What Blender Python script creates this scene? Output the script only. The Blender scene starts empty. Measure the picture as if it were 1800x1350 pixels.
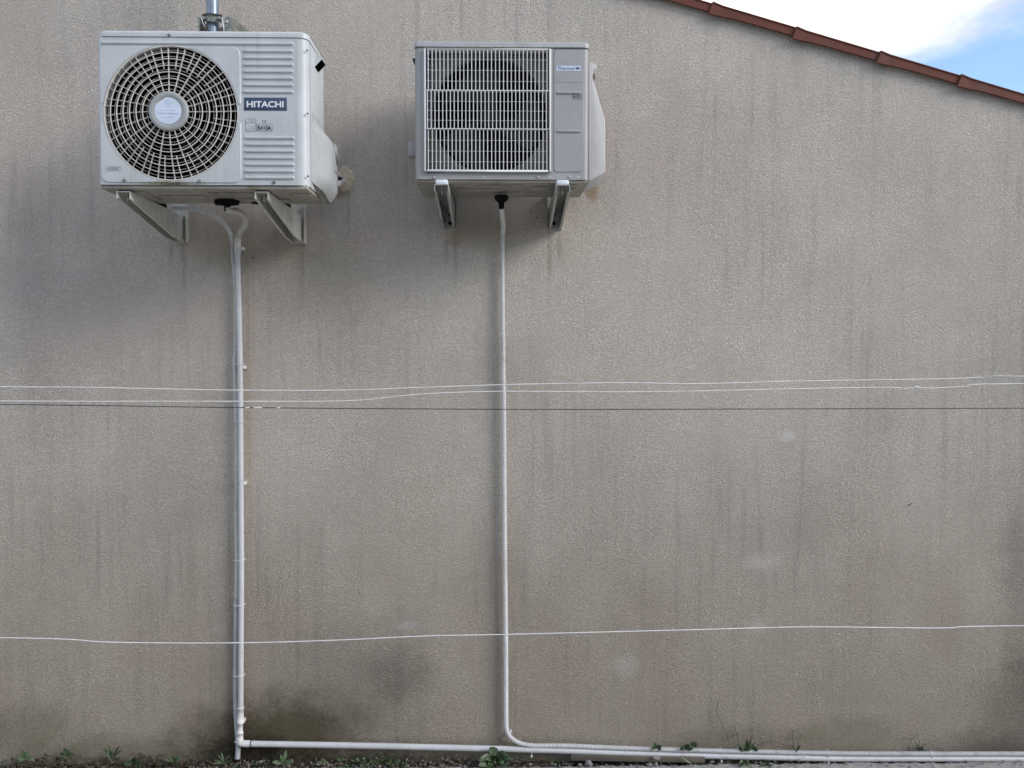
import bpy, bmesh, math, random
from mathutils import Vector, Matrix
random.seed(7)
C = bpy.context.scene.collection
S = bpy.context.scene
PI = math.pi

# ------------------------------------------------------------------ camera
CAM = Vector((0.0, -3.1, 1.685))
YAW, PITCH = math.atan(20/1300), math.atan(35/1300)
Fv = Vector((math.sin(YAW)*math.cos(PITCH), math.cos(YAW)*math.cos(PITCH), -math.sin(PITCH)))
Rv = Vector((math.cos(YAW), -math.sin(YAW), 0))
Uv = Rv.cross(Fv)
cd = bpy.data.cameras.new("camera"); cam = bpy.data.objects.new("camera", cd); C.objects.link(cam)
cd.sensor_width = 36; cd.lens = 26; cd.clip_start = 0.05; cd.clip_end = 500
cam.matrix_world = Matrix.Translation(CAM) @ Matrix((Rv, Uv, -Fv)).transposed().to_4x4()
S.camera = cam

# ------------------------------------------------------------------ sky, sun, exposure
SUN = Vector((2.15, -1.0, 1.4)).normalized()
sl = bpy.data.lights.new("sun", 'SUN'); sl.energy = 1.5; sl.angle = math.radians(26); sl.color = (1.0, 0.93, 0.84)
so = bpy.data.objects.new("sun", sl); C.objects.link(so); so.location = (4, -6, 6)
so.rotation_euler = (-SUN).to_track_quat('-Z', 'Y').to_euler()
S.view_settings.view_transform = 'Standard'; S.view_settings.look = 'None'
S.view_settings.exposure = 0.82; S.view_settings.gamma = 1; S.view_settings.use_curve_mapping = False
W = bpy.data.worlds.new("World"); S.world = W; W.use_nodes = True
nt = W.node_tree; nt.nodes.clear()
def N(nt, typ, **kw):
    n = nt.nodes.new(typ)
    for k, v in kw.items():
        if k.startswith('i_'):
            key = k[2:]; key = int(key) if key.isdigit() else key.replace('_', ' ')
            s = n.inputs[key]
            if isinstance(v, bpy.types.NodeSocket): nt.links.new(v, s)
            else: s.default_value = v
        else: setattr(n, k, v)
    return n
sky = N(nt, 'ShaderNodeTexSky', sky_type='NISHITA', sun_disc=False, sun_elevation=math.asin(SUN.z),
        sun_rotation=math.atan2(SUN.x, SUN.y), air_density=1.0, dust_density=0.0, ozone_density=3.0)
tc = N(nt, 'ShaderNodeTexCoord')
mp = N(nt, 'ShaderNodeMapping', i_Vector=tc.outputs['Generated'], i_Location=(-0.2424, -1.2613, -2.8711), i_Scale=(1.6, 1.6, 3.4), i_Rotation=(0.0, 0.35, 0.5))
cn = N(nt, 'ShaderNodeTexNoise', i_Vector=mp.outputs[0], i_Scale=1.15, i_Detail=7.0, i_Roughness=0.52, i_Distortion=0.35)
cr = N(nt, 'ShaderNodeMapRange', interpolation_type='SMOOTHSTEP', i_Value=cn.outputs[0], i_1=0.44, i_2=0.64, i_3=0.03, i_4=1.0)
b1 = N(nt, 'ShaderNodeBackground', i_Color=sky.outputs[0], i_Strength=0.15)
cn2 = N(nt, 'ShaderNodeTexNoise', i_Vector=mp.outputs[0], i_Scale=2.6, i_Detail=8.0, i_Roughness=0.6, i_Distortion=0.6)
cs = N(nt, 'ShaderNodeMapRange', interpolation_type='SMOOTHSTEP', i_Value=cn2.outputs[0], i_1=0.36, i_2=0.62, i_3=0.56, i_4=1.10)
b2 = N(nt, 'ShaderNodeBackground', i_Color=(1.0, 0.98, 0.935, 1), i_Strength=cs.outputs[0])
mx = N(nt, 'ShaderNodeMixShader', i_0=cr.outputs[0], i_1=b1.outputs[0], i_2=b2.outputs[0])
wo = N(nt, 'ShaderNodeOutputWorld', i_Surface=mx.outputs[0])

# ------------------------------------------------------------------ helpers
def P(px, py, d):
    """point of the place at distance d in front of the wall that the photo shows at (px, py)"""
    v = Fv + Rv*((px-900)/1300) + Uv*((675-py)/1300)
    return CAM + v*((-d - CAM.y)/v.y)
ORI = {}
def tag(o, label=None, cat=None, group=None, kind=None):
    if label: o['label'] = label
    if cat: o['category'] = cat
    if group: o['group'] = group
    if kind: o['kind'] = kind
    return o
def thing(name, loc, label, cat, group=None):
    o = bpy.data.objects.new(name, None); C.objects.link(o); o.location = loc; o.empty_display_size = .05
    ORI[o] = Vector(loc); return tag(o, label, cat, group)
class MB:
    def __init__(s): s.v = []; s.f = []; s.sm = []
    def add(s, vs, fs, smooth=False):
        n = len(s.v); s.v += [tuple(v) for v in vs]
        for f in fs: s.f.append([i+n for i in f]); s.sm.append(smooth)
        return s
    def box(s, x0, x1, y0, y1, z0, z1):
        vs = [(x, y, z) for x in (x0, x1) for y in (y0, y1) for z in (z0, z1)]
        return s.add(vs, [(0,1,3,2),(4,6,7,5),(0,4,5,1),(2,3,7,6),(0,2,6,4),(1,5,7,3)])
    def bar(s, a, b, w, h, up=Vector((0,-1,0))):
        a = Vector(a); b = Vector(b); t = (b-a).normalized(); u = t.cross(up).normalized(); k = u.cross(t).normalized()
        vs = [p + u*(i*w/2) + k*(j*h/2) for p in (a, b) for i, j in ((-1,-1),(1,-1),(1,1),(-1,1))]
        return s.add(vs, [(0,1,2,3),(7,6,5,4),(0,4,5,1),(1,5,6,2),(2,6,7,3),(3,7,4,0)])
    def tube(s, pts, rad, n=14, cap=True, smooth=True):
        pts = [Vector(p) for p in pts]; m = len(pts)
        if not isinstance(rad, (list, tuple)): rad = [rad]*m
        t0 = (pts[1]-pts[0]).normalized(); ref = Vector((0,1,0)) if abs(t0.y) < .9 else Vector((1,0,0))
        u = t0.cross(ref).normalized(); vs = []
        for i, p in enumerate(pts):
            t = (pts[min(i+1, m-1)]-pts[max(i-1, 0)])
            if t.length < 1e-9: t = t0
            t.normalize(); u = (u - t*u.dot(t)).normalized(); k = t.cross(u)
            for j in range(n):
                a = 2*PI*j/n; vs.append(p + (u*math.cos(a)+k*math.sin(a))*rad[i])
        fs = [(i*n+j, i*n+(j+1)%n, (i+1)*n+(j+1)%n, (i+1)*n+j) for i in range(m-1) for j in range(n)]
        s.add(vs, fs, smooth)
        if cap:
            s.add(vs[:n], [tuple(reversed(range(n)))]); s.add(vs[-n:], [tuple(range(n))])
        return s
    def build(s, name, mat, parent=None, bevel=0, seg=2, angle=35, origin=None):
        me = bpy.data.meshes.new(name)
        o0 = ORI[parent] if parent else (origin if origin is not None else Vector((0,0,0)))
        me.from_pydata([tuple(Vector(v)-o0) for v in s.v], [], s.f)
        me.polygons.foreach_set('use_smooth', s.sm)
        if bevel:
            bm = bmesh.new(); bm.from_mesh(me)
            bmesh.ops.remove_doubles(bm, verts=bm.verts, dist=1e-6)
            bmesh.ops.recalc_face_normals(bm, faces=bm.faces)
            es = [e for e in bm.edges if len(e.link_faces) == 2 and e.calc_face_angle(0) > math.radians(angle)]
            bmesh.ops.bevel(bm, geom=es, offset=bevel, segments=seg, affect='EDGES', profile=0.5, clamp_overlap=True)
            for f in bm.faces: f.smooth = True
            bm.to_mesh(me); bm.free()
        me.materials.append(mat); me.update()
        o = bpy.data.objects.new(name, me); C.objects.link(o)
        if parent: o.parent = parent
        else: o.location = o0
        ORI[o] = o0
        if bevel: 
            for p in me.polygons: p.use_smooth = True
            try: me.set_sharp_from_angle(angle=math.radians(50))
            except Exception: pass
        return o
def catmull(pts, step=0.02):
    pts = [Vector(p) for p in pts]; P4 = [2*pts[0]-pts[1]] + pts + [2*pts[-1]-pts[-2]]; out = []
    for i in range(len(pts)-1):
        a, b, c, d = P4[i:i+4]; n = max(2, int((c-b).length/step))
        for k in range(n):
            t = k/n; out.append(.5*((2*b)+(c-a)*t+(2*a-5*b+4*c-d)*t*t+(3*b-a-3*c+d)*t**3))
    out.append(pts[-1]); return out
def resample(pts, step):
    out = [pts[0]]; acc = 0; last = pts[0]
    for p in pts[1:]:
        seg = (p-last).length
        while acc + seg >= step:
            t = (step-acc)/seg; last = last + (p-last)*t; out.append(last); seg = (p-last).length; acc = 0
        acc += seg; last = p
    return out
def corrugated(mb, path, r, pitch=0.0056, depth=0.12, n=14):
    pts = resample(path, pitch/4); rad = []
    for i in range(len(pts)): rad.append(r*(1.0, 1.0, 1-depth, 1-depth)[i % 4])
    return mb.tube(pts, rad, n=n, smooth=False)
def sector(mb, cx, cz, rin, rout, y, rise=0.0, edge=0.003, skip=None, corners=(), n=160, inner_depth=0.0):
    """flat ring-like plate in the XZ plane around (cx,cz); front faces -Y; raised by rise with sloped edges"""
    an = sorted([2*PI*k/n for k in range(n)] + [a % (2*PI) for a in corners])
    m = len(an); rows = []
    for a in an:
        c, s_ = math.cos(a), math.sin(a); ro = rout(a)
        row = []
        if inner_depth: row.append((cx+rin*c, y+inner_depth, cz+rin*s_))
        row.append((cx+rin*c, y-rise, cz+rin*s_)); row.append((cx+ro*c, y-rise, cz+ro*s_))
        if rise: row.append((cx+(ro+edge)*c, y+.0005, cz+(ro+edge)*s_))
        rows.append(row)
    L = len(rows[0]); vs = [v for r in rows for v in r]; fs = []
    for i in range(m):
        j = (i+1) % m; am = an[i] if not skip else (an[i] + ((an[j]-an[i]) % (2*PI))/2) % (2*PI)
        if skip and skip(am, rin): continue
        for k in range(L-1): fs.append((i*L+k, i*L+k+1, j*L+k+1, j*L+k))
    mb.add(vs, fs); return mb
def rrect(hw_l, hw_r, hh_b, hh_t, rc):
    """distance from the centre to a rounded rectangle with those extents, in direction a"""
    def f(a):
        c, s_ = math.cos(a), math.sin(a); hx = hw_r if c > 0 else hw_l; hz = hh_t if s_ > 0 else hh_b
        R = min(hx/abs(c) if abs(c) > 1e-6 else 9, hz/abs(s_) if abs(s_) > 1e-6 else 9)
        if rc <= 0: return R
        x, z = abs(c)*R, abs(s_)*R
        if x > hx-rc and z > hz-rc:
            ox, oz = hx-rc, hz-rc; ac, as_ = abs(c), abs(s_)
            B = -(ac*ox+as_*oz); Cc = ox*ox+oz*oz-rc*rc; D = B*B-Cc
            if D > 0: R = -B + math.sqrt(D)
        return R
    return f
def plan_rounded(x0, x1, y0, y1, rf, rb, k=6, rl=None):
    """rounded rectangle in plan, front is y0 (small y)"""
    pts = []
    for (cx, cy, r, a0) in ((x0+(rl or rf), y0+(rl or rf), rl or rf, PI), (x1-rf, y0+rf, rf, 1.5*PI), (x1-rb, y1-rb, rb, 0), (x0+rb, y1-rb, rb, .5*PI)):
        for i in range(k+1):
            a = a0 + .5*PI*i/k; pts.append((cx+r*math.cos(a), cy+r*math.sin(a)))
    return pts
def lid(mb, x0, x1, y0, y1, z0, z1, rf, rb, bev, k=6):
    cx, cy = (x0+x1)/2, (y0+y1)/2; rings = []
    prof = [(0, z0), (0, z1-bev)] + [(bev*(1-math.cos(a)), z1-bev+bev*math.sin(a)) for a in (PI/8, PI/4, 3*PI/8, PI/2)]
    for ins, z in prof:
        rings.append([(x, y, z) for x, y in plan_rounded(x0+ins, x1-ins, y0+ins, y1-ins, max(rf-ins, .001), max(rb-ins, .001), k)])
    n = len(rings[0]); vs = [v for r in rings for v in r]
    fs = [(i*n+j, i*n+(j+1) % n, (i+1)*n+(j+1) % n, (i+1)*n+j) for i in range(len(rings)-1) for j in range(n)]
    mb.add(vs, fs, True); m = len(rings)-1
    mb.add(rings[-1], [tuple(range(n))]); mb.add(rings[0], [tuple(reversed(range(n)))]); return mb
def shell(mb, x0, x1, yf, yb, z0, z1, rf, rb=.01, rl=None):
    """left, back and right walls with rounded front corners; the flat front is left open"""
    pts = plan_rounded(x0, x1, yf, yb, rf, rb, 6, rl); k = 6
    left = pts[0:k+1]; rest = pts[k+1:]            # left corner, then right corner, back right, back left
    loop = rest + left                              # starts on the flat front at the right, ends on the flat front at the left
    vs = [(x, y, z) for x, y in loop for z in (z0, z1)]
    return mb.add(vs, [(2*i, 2*i+2, 2*i+3, 2*i+1) for i in range(len(loop)-1)], True)
def capsule(mb, x0, x1, zc, y, w, h, n=8):
    """embossed rib with rounded ends, standing h proud of plane y"""
    r = w/2; prof = [(0, 1.0), (.25, .93), (.6, .62), (.85, .25), (.99, .0)]
    out = []
    for i in range(n+1): a = PI/2 + PI*i/n; out.append((x0+r, math.cos(a), math.sin(a)))
    for i in range(n+1): a = -PI/2 + PI*i/n; out.append((x1-r, math.cos(a), math.sin(a)))
    out = [(cx, c, s_) for cx, c, s_ in out]; m = len(out); vs = []
    for u, hh in [(.3, 1.0), (.6, .92), (.85, .55), (1.0, -.05)]:
        vs += [(cx+c*r*u, y-h*hh, zc+s_*r*u) for cx, c, s_ in out]
    fs = [(i*m+j, i*m+(j+1) % m, (i+1)*m+(j+1) % m, (i+1)*m+j) for i in range(3) for j in range(m)]
    mb.add(vs, fs, True); mb.add(vs[:m], [tuple(range(m))], True); return mb
def disc(mb, cx, cy, cz, r, h, n=16, axis='y', dome=0.0):
    """short cylinder standing on its base at (cx,cy,cz); axis 'y' points to -Y, 'z' to +Z"""
    rings = [(r, 0), (r, h*.75), (r*.85, h), (0.0001, h+dome)]
    vs = []
    for rr, hh in rings:
        for j in range(n):
            a = 2*PI*j/n
            vs.append((cx+rr*math.cos(a), cy-hh, cz+rr*math.sin(a)) if axis == 'y' else (cx+rr*math.cos(a), cy+rr*math.sin(a), cz+hh))
    fs = [(i*n+j, i*n+(j+1) % n, (i+1)*n+(j+1) % n, (i+1)*n+j) for i in range(3) for j in range(n)]
    return mb.add(vs, fs, True)
def text_part(body, mat, parent, x0, x1, z0, z1, y, bold=0.0, name='lettering', rise=.0004):
    cu = bpy.data.curves.new('t', 'FONT'); cu.body = body; cu.size = 1; cu.offset = bold; cu.resolution_u = 3
    ob = bpy.data.objects.new('t', cu); C.objects.link(ob)
    dg = bpy.context.evaluated_depsgraph_get(); me = bpy.data.meshes.new_from_object(ob.evaluated_get(dg))
    bpy.data.objects.remove(ob); bpy.data.curves.remove(cu)
    xs = [v.co.x for v in me.vertices]; ys = [v.co.y for v in me.vertices]
    sx = (x1-x0)/(max(xs)-min(xs)); sz = (z1-z0)/(max(ys)-min(ys)); mn, my = min(xs), min(ys); o0 = ORI[parent]
    for v in me.vertices:
        v.co = Vector((x0+(v.co.x-mn)*sx, y-rise, z0+(v.co.y-my)*sz)) - o0
    me.name = name; me.materials.clear(); me.materials.append(mat)
    o = bpy.data.objects.new(name, me); C.objects.link(o); o.parent = parent; ORI[o] = o0; return o

# ------------------------------------------------------------------ materials
def mat(name):
    m = bpy.data.materials.new(name); m.use_nodes = True; t = m.node_tree; t.nodes.clear()
    b = N(t, 'ShaderNodeBsdfPrincipled'); o = N(t, 'ShaderNodeOutputMaterial', i_Surface=b.outputs[0]); return m, t, b
def setb(t, b, **kw):
    for k, v in kw.items():
        s = b.inputs[k.replace('_', ' ')]
        if isinstance(v, bpy.types.NodeSocket): t.links.new(v, s)
        else: s.default_value = v
def math_(t, op, a, b=0.0, clamp=False, c=None):
    n = N(t, 'ShaderNodeMath', operation=op, use_clamp=clamp, i_0=a, i_1=b)
    if c is not None: n.inputs[2].default_value = c
    return n.outputs[0]
def mixc(t, f, a, b, bt='MIX'):
    n = t.nodes.new('ShaderNodeMix'); n.data_type = 'RGBA'; n.blend_type = bt
    for s, v in ((n.inputs[0], f), (n.inputs[6], a), (n.inputs[7], b)):
        if isinstance(v, bpy.types.NodeSocket): t.links.new(v, s)
        else: s.default_value = v if not isinstance(v, tuple) or len(v) == 4 else (*v, 1)
    return n.outputs[2]
def rng(t, v, a, b, c=0.0, d=1.0, smooth=True):
    return N(t, 'ShaderNodeMapRange', interpolation_type='SMOOTHSTEP' if smooth else 'LINEAR', i_Value=v, i_1=a, i_2=b, i_3=c, i_4=d).outputs[0]
def noise(t, vec, scale, detail=3.0, rough=.5, dist=0.0):
    return N(t, 'ShaderNodeTexNoise', i_Vector=vec, i_Scale=scale, i_Detail=detail, i_Roughness=rough, i_Distortion=dist)
def pos(t): return N(t, 'ShaderNodeNewGeometry').outputs['Position']
def mapping(t, vec, scale=(1,1,1), rot=(0,0,0), loc=(0,0,0)):
    return N(t, 'ShaderNodeMapping', i_Vector=vec, i_Scale=scale, i_Rotation=rot, i_Location=loc).outputs[0]

def m_plain(name, col, rough=.5, metal=0.0, var=.12, scale=40, dirt=None, bump=0.0, spec=.5, col2=None):
    m, t, b = mat(name); p = pos(t)
    n1 = noise(t, p, scale, 4, .6).outputs[0]; f = rng(t, n1, .3, .7)
    c2 = col2 or tuple(c*(1-var*2) for c in col)
    c = mixc(t, f, col, c2)
    if dirt:
        dcol, amt, ds = dirt
        st = noise(t, mapping(t, p, (1, 1, .25)), ds, 5, .65).outputs[0]
        c = mixc(t, rng(t, st, .52, .72, 0, amt), c, dcol)
    setb(t, b, Base_Color=c, Roughness=rough, Metallic=metal)
    b.inputs['Specular IOR Level'].default_value = spec
    if bump:
        bn = N(t, 'ShaderNodeBump', i_Height=noise(t, p, scale*4, 3).outputs[0], i_Strength=bump, i_Distance=.002)
        setb(t, b, Normal=bn.outputs[0])
    return m

def m_stucco():
    m, t, b = mat('stucco'); p = pos(t)
    sep = N(t, 'ShaderNodeSeparateXYZ', i_0=p); X, Z = sep.outputs[0], sep.outputs[2]
    flat = N(t, 'ShaderNodeCombineXYZ', i_0=X, i_1=Z, i_2=sep.outputs[1]).outputs[0]
    # slow warp so that the trowelled grain turns from place to place
    w1 = noise(t, flat, 1.7, 2, .5).outputs['Color']
    w = N(t, 'ShaderNodeVectorMath', operation='SCALE', i_0=w1, i_Scale=.16).outputs[0]
    fp = N(t, 'ShaderNodeVectorMath', operation='ADD', i_0=flat, i_1=w).outputs[0]
    g1 = noise(t, mapping(t, fp, (112, 178, 112), (0, 0, math.radians(-32))), 1.0, 2.0, .5, .5).outputs[0]
    g2 = noise(t, mapping(t, fp, (155, 155, 155)), 1.0, 2.5, .55, .5).outputs[0]
    g3 = noise(t, flat, 380, 2, .6).outputs[0]
    zone = rng(t, noise(t, flat, 1.3, 2).outputs[0], .4, .62)
    ridge = math_(t, 'ABSOLUTE', math_(t, 'SUBTRACT', g1, .5)); ridge = math_(t, 'MULTIPLY', ridge, 3.2, True)
    rid2 = math_(t, 'MULTIPLY', math_(t, 'ABSOLUTE', math_(t, 'SUBTRACT', g2, .5)), 3.2, True)
    h = math_(t, 'ADD', math_(t, 'MULTIPLY', ridge, .42), math_(t, 'MULTIPLY', g2, .60))
    h = math_(t, 'ADD', h, math_(t, 'MULTIPLY', rid2, .25))
    h = math_(t, 'ADD', h, math_(t, 'MULTIPLY', g3, .30))
    h0 = h
    h = math_(t, 'ADD', h, math_(t, 'MULTIPLY', math_(t, 'MULTIPLY', g1, zone), .35))
    h = math_(t, 'MULTIPLY', h, rng(t, noise(t, mapping(t, flat, loc=(2, 8, 3)), 1.6, 4, .6).outputs[0], .35, .65, .92, 1.08))
    bn = N(t, 'ShaderNodeBump', i_Height=h, i_Strength=1.0, i_Distance=.009)
    # colour: warm grey-beige with slow tone shifts, rain streaks, algae and efflorescence
    big = noise(t, flat, .9, 4, .55).outputs[0]
    c = mixc(t, rng(t, big, .36, .64), (.67, .606, .540), (.64, .585, .524))
    pink = noise(t, mapping(t, flat, (1, .7, 1), loc=(3, 7, 1)), 2.1, 3, .5).outputs[0]
    c = mixc(t, rng(t, pink, .46, .66, 0, .55), c, (.62, .525, .475))
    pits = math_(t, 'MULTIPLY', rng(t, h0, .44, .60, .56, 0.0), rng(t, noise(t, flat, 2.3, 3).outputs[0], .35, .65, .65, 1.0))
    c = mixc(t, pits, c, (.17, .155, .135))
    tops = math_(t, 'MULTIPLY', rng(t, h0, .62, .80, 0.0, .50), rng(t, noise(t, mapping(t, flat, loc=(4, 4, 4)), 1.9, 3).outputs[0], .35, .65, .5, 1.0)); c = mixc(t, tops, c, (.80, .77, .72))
    streak = noise(t, mapping(t, flat, (22, .9, 22), loc=(1, 4, 0)), 1.0, 5, .62).outputs[0]
    sm = math_(t, 'MULTIPLY', rng(t, streak, .48, .72), rng(t, noise(t, flat, 1.1, 3).outputs[0], .35, .65, .03, .24))
    c = mixc(t, sm, c, (.25, .24, .225))
    fstreak = noise(t, mapping(t, flat, (34, 1.5, 34), loc=(5, 2, 0)), 1.0, 4, .6).outputs[0]
    c = mixc(t, math_(t, 'MULTIPLY', rng(t, fstreak, .50, .76, 0, .30), rng(t, noise(t, mapping(t, flat, loc=(9, 1, 4)), 1.4, 3).outputs[0], .42, .62, .1, 1.0)), c, (.22, .215, .205))
    ragged = noise(t, flat, 7, 5, .65).outputs[0]
    fine = noise(t, flat, 60, 3, .6).outputs[0]
    rg = math_(t, 'ADD', math_(t, 'MULTIPLY', ragged, 1.1), math_(t, 'MULTIPLY', fine, .5)); rg = math_(t, 'SUBTRACT', rg, .8)
    def blob(px, py, rx, rz, col, amt, soft=.75, rag=1.0):
        nonlocal c
        q = P(px, py, 0)
        dx = math_(t, 'DIVIDE', math_(t, 'SUBTRACT', X, q.x), rx); dz = math_(t, 'DIVIDE', math_(t, 'SUBTRACT', Z, q.z), rz)
        d = math_(t, 'SQRT', math_(t, 'ADD', math_(t, 'MULTIPLY', dx, dx), math_(t, 'MULTIPLY', dz, dz)))
        d = math_(t, 'ADD', d, math_(t, 'MULTIPLY', rg, rag))
        if max(col) < .3: c = mixc(t, rng(t, d, 1-soft, 1.15, amt, 0.0), c, tuple(min(1, x/k_) for x, k_ in zip(col, (.50, .47, .43))), 'MULTIPLY')
        else: c = mixc(t, rng(t, d, 1-soft, 1.15, amt, 0.0), c, col)
    damp = (.13, .115, .075); algae = (.20, .20, .135); grey = (.17, .17, .155); pale = (.62, .59, .56)
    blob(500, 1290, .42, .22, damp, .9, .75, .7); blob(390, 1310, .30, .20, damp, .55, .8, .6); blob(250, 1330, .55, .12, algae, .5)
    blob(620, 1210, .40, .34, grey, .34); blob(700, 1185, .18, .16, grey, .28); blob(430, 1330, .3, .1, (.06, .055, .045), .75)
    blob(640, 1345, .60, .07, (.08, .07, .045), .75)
    blob(30, 1290, .35, .16, algae, .45); blob(830, 1330, .7, .10, algae, .35)
    blob(1490, 1292, .26, .10, (.34, .33, .24), .4, .5, .8); blob(1300, 1300, .4, .07, algae, .4)
    blob(1800, 1260, .30, .36, grey, .45); blob(1760, 1330, .5, .13, grey, .5); blob(1800, 1040, .14, .5, grey, .35)
    blob(1385, 766, .045, .032, (.80,.78,.75), .65, .75, 1.7); blob(1335, 987, .09, .05, (.80,.78,.75), .5, .75, 1.7); blob(715, 1100, .06, .024, (.72, .72, .76), .5, .75, 1.7)
    blob(1098, 1166, .07, .06, (.80,.78,.75), .5, .75, 1.7); blob(1330, 1100, .05, .04, (.80,.78,.75), .4, .75, 1.7); blob(380, 1105, .05, .03, (.80,.78,.75), .2)
    blob(180, 640, .5, .7, grey, .05); blob(1810, 700, .25, 1.2, grey, .14); blob(60, 560, .10, .8, grey, .10); blob(620, 620, .3, .8, grey, .08)
    blob(0, 100, .35, .5, grey, .12); blob(300, 900, .25, .6, grey, .08)
    shade_z = math_(t, 'ADD', Z, math_(t, 'MULTIPLY', math_(t, 'SUBTRACT', noise(t, mapping(t, flat, (3, 1.2, 3)), 1.0, 5, .6).outputs[0], .5), .9))
    c = mixc(t, rng(t, shade_z, -.1, 2.0, .85, 0.0), c, (.56, .535, .48), 'MULTIPLY')  # painted darkening towards the wall foot, imitating the light falling off
    # soot below the verge joints and rust wash below the pipe hole
    for px, py in ((1250, 26), (1400, 66), (1548, 108), (1695, 152), (1340, 50), (1480, 92)):
        blob(px, py+20, .035, .10, (.24, .25, .24), .16)
    blob(1040, 335, .035, .05, (.34, .24, .14), .75)
    for bx, by, ln in ((323, 455, .16), (301, 440, .08), (531, 460, .20), (801, 450, .17), (784, 440, .07), (966, 448, .13), (983, 436, .06), (612, 372, .12), (880, 470, .05)):
        blob(bx, by, .012, ln, (.26, .235, .19), .42, .8, .55)
    blob(450, 420, .34, .17, (.28, .245, .19), .5, .8, .5); blob(860, 405, .22, .10, (.30, .26, .20), .45, .8, .5)  # brown staining under the units, with part of their shade painted in
    blob(600, 335, .05, .035, (.26, .20, .12), .6); blob(437, 700, .014, .9, (.44, .33, .20), .3, .6, .6)
    blob(800, 420, .05, .05, (.33, .24, .13), .35); blob(560, 500, .3, .25, (.33, .26, .17), .22)
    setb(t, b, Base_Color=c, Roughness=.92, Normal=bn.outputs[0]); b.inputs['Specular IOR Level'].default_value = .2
    return m

def m_casing(name, col, rough, hit):
    m, t, b = mat(name); p = pos(t)
    n1 = noise(t, p, 9, 4, .6).outputs[0]; c = mixc(t, rng(t, n1, .35, .7), col, tuple(x*.90 for x in col))
    run = noise(t, mapping(t, p, (60, 60, 3)), 1.0, 4, .6).outputs[0]
    c = mixc(t, rng(t, run, .54, .78, 0, .50), c, (.33, .33, .30))
    spk = noise(t, p, 170, 2, .5).outputs[0]; c = mixc(t, rng(t, spk, .70, .78, 0, .5), c, (.2, .2, .18))
    if hit:
        sep = N(t, 'ShaderNodeSeparateXYZ', i_0=p); q = P(300, 324, .47)
        dx = math_(t, 'DIVIDE', math_(t, 'SUBTRACT', sep.outputs[0], q.x), .14); dz = math_(t, 'DIVIDE', math_(t, 'SUBTRACT', sep.outputs[2], q.z), .017)
        d = math_(t, 'SQRT', math_(t, 'ADD', math_(t, 'MULTIPLY', dx, dx), math_(t, 'MULTIPLY', dz, dz)))
        d = math_(t, 'ADD', d, math_(t, 'MULTIPLY', math_(t, 'SUBTRACT', noise(t, p, 90, 4, .7).outputs[0], .5), 1.6))
        c = mixc(t, rng(t, d, .2, 1.1, .9, 0), c, (.19, .19, .09))
        c = mixc(t, rng(t, d, .0, .45, .8, 0), c, (.04, .035, .025))
    setb(t, b, Base_Color=c, Roughness=rough); return m

M = {}
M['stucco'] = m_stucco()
M['paint'] = m_casing('painted_sheet_metal', (.545, .565, .58), .42, True)
M['side'] = m_plain('pale_side_plastic', (.56, .55, .54), .5, var=.05, scale=12, dirt=((.36, .35, .32), .35, 25))
M['lidp'] = m_plain('lid_paint', (.44, .44, .445), .45, var=.05, scale=12, dirt=((.28, .28, .26), .4, 30))
M['cream'] = m_casing('cream_plastic', (.375, .37, .37), .5, False)
M['bars'] = m_plain('grille_plastic', (.68, .65, .61), .5, var=.05)
M['tbars'] = m_plain('white_grille_plastic', (.74, .73, .725), .5, var=.04)
M['hub'] = m_plain('hub_plastic', (.36, .37, .37), .5, var=.05)
M['pan'] = m_plain('base_pan', (.36, .34, .29), .5, var=.12, scale=14, dirt=((.14, .12, .07), .6, 18))
M['inner'] = m_plain('inner_grey', (.20, .195, .19), .7)
M['dark'] = m_plain('dark_void', (.004, .004, .004), 1.0, spec=0.0)
M['fan'] = m_plain('fan_plastic', (.007, .007, .007), .9, spec=.1)
M['badge'] = m_plain('badge_foil', (.66, .74, .86), .35, var=.05, scale=25)
M['navy'] = m_plain('navy_badge', (.042, .068, .12), .4, var=.03)
M['ink'] = m_plain('black_print', (.015, .015, .018), .5)
M['greyink'] = m_plain('grey_print', (.17, .18, .20), .5)
M['bluepr'] = m_plain('blue_print', (.03, .06, .15), .5)
M['white'] = m_plain('white_print', (.78, .82, .87), .4, var=.02)
M['label'] = m_plain('label_foil', (.60, .62, .64), .45, var=.03)
M['tlabel'] = m_plain('pale_blue_label', (.58, .65, .80), .4, var=.02)
M['tag'] = m_plain('etched_label', (.44, .45, .46), .5)
M['galv'] = m_plain('galvanised_steel', (.56, .57, .54), .42, .55, var=.18, scale=60, dirt=((.20, .19, .16), .6, 60))
M['wgalv'] = m_plain('powder_coated_bracket', (.62, .61, .57), .42, .0, var=.08, scale=30, dirt=((.25, .23, .18), .6, 40))
M['mast'] = m_plain('mast_steel', (.27, .33, .40), .38, .45, var=.12, scale=30, dirt=((.18, .17, .15), .5, 40))
M['clamp'] = m_plain('old_zinc', (.33, .34, .30), .5, .5, var=.25, scale=80, dirt=((.10, .09, .07), .6, 60))
M['rubber'] = m_plain('black_rubber', (.005, .005, .005), .8, spec=.2)
M['pvc'] = m_plain('pvc_pipe', (.57, .575, .60), .42, var=.05, scale=12, dirt=((.38, .38, .34), .45, 30))
M['corr'] = m_plain('corrugated_plastic', (.68, .68, .68), .5, var=.05, scale=14, dirt=((.34, .33, .29), .5, 28))
M['hose'] = m_plain('aged_hose', (.66, .64, .57), .5, var=.10, scale=30, dirt=((.28, .24, .17), .6, 40))
M['sleeve'] = m_plain('grey_sleeve', (.46, .48, .50), .55, var=.08, scale=20, dirt=((.24, .24, .20), .5, 30))
M['fitting'] = m_plain('white_fitting', (.70, .70, .69), .45, var=.06, scale=40, dirt=((.38, .37, .32), .5, 50))
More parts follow.
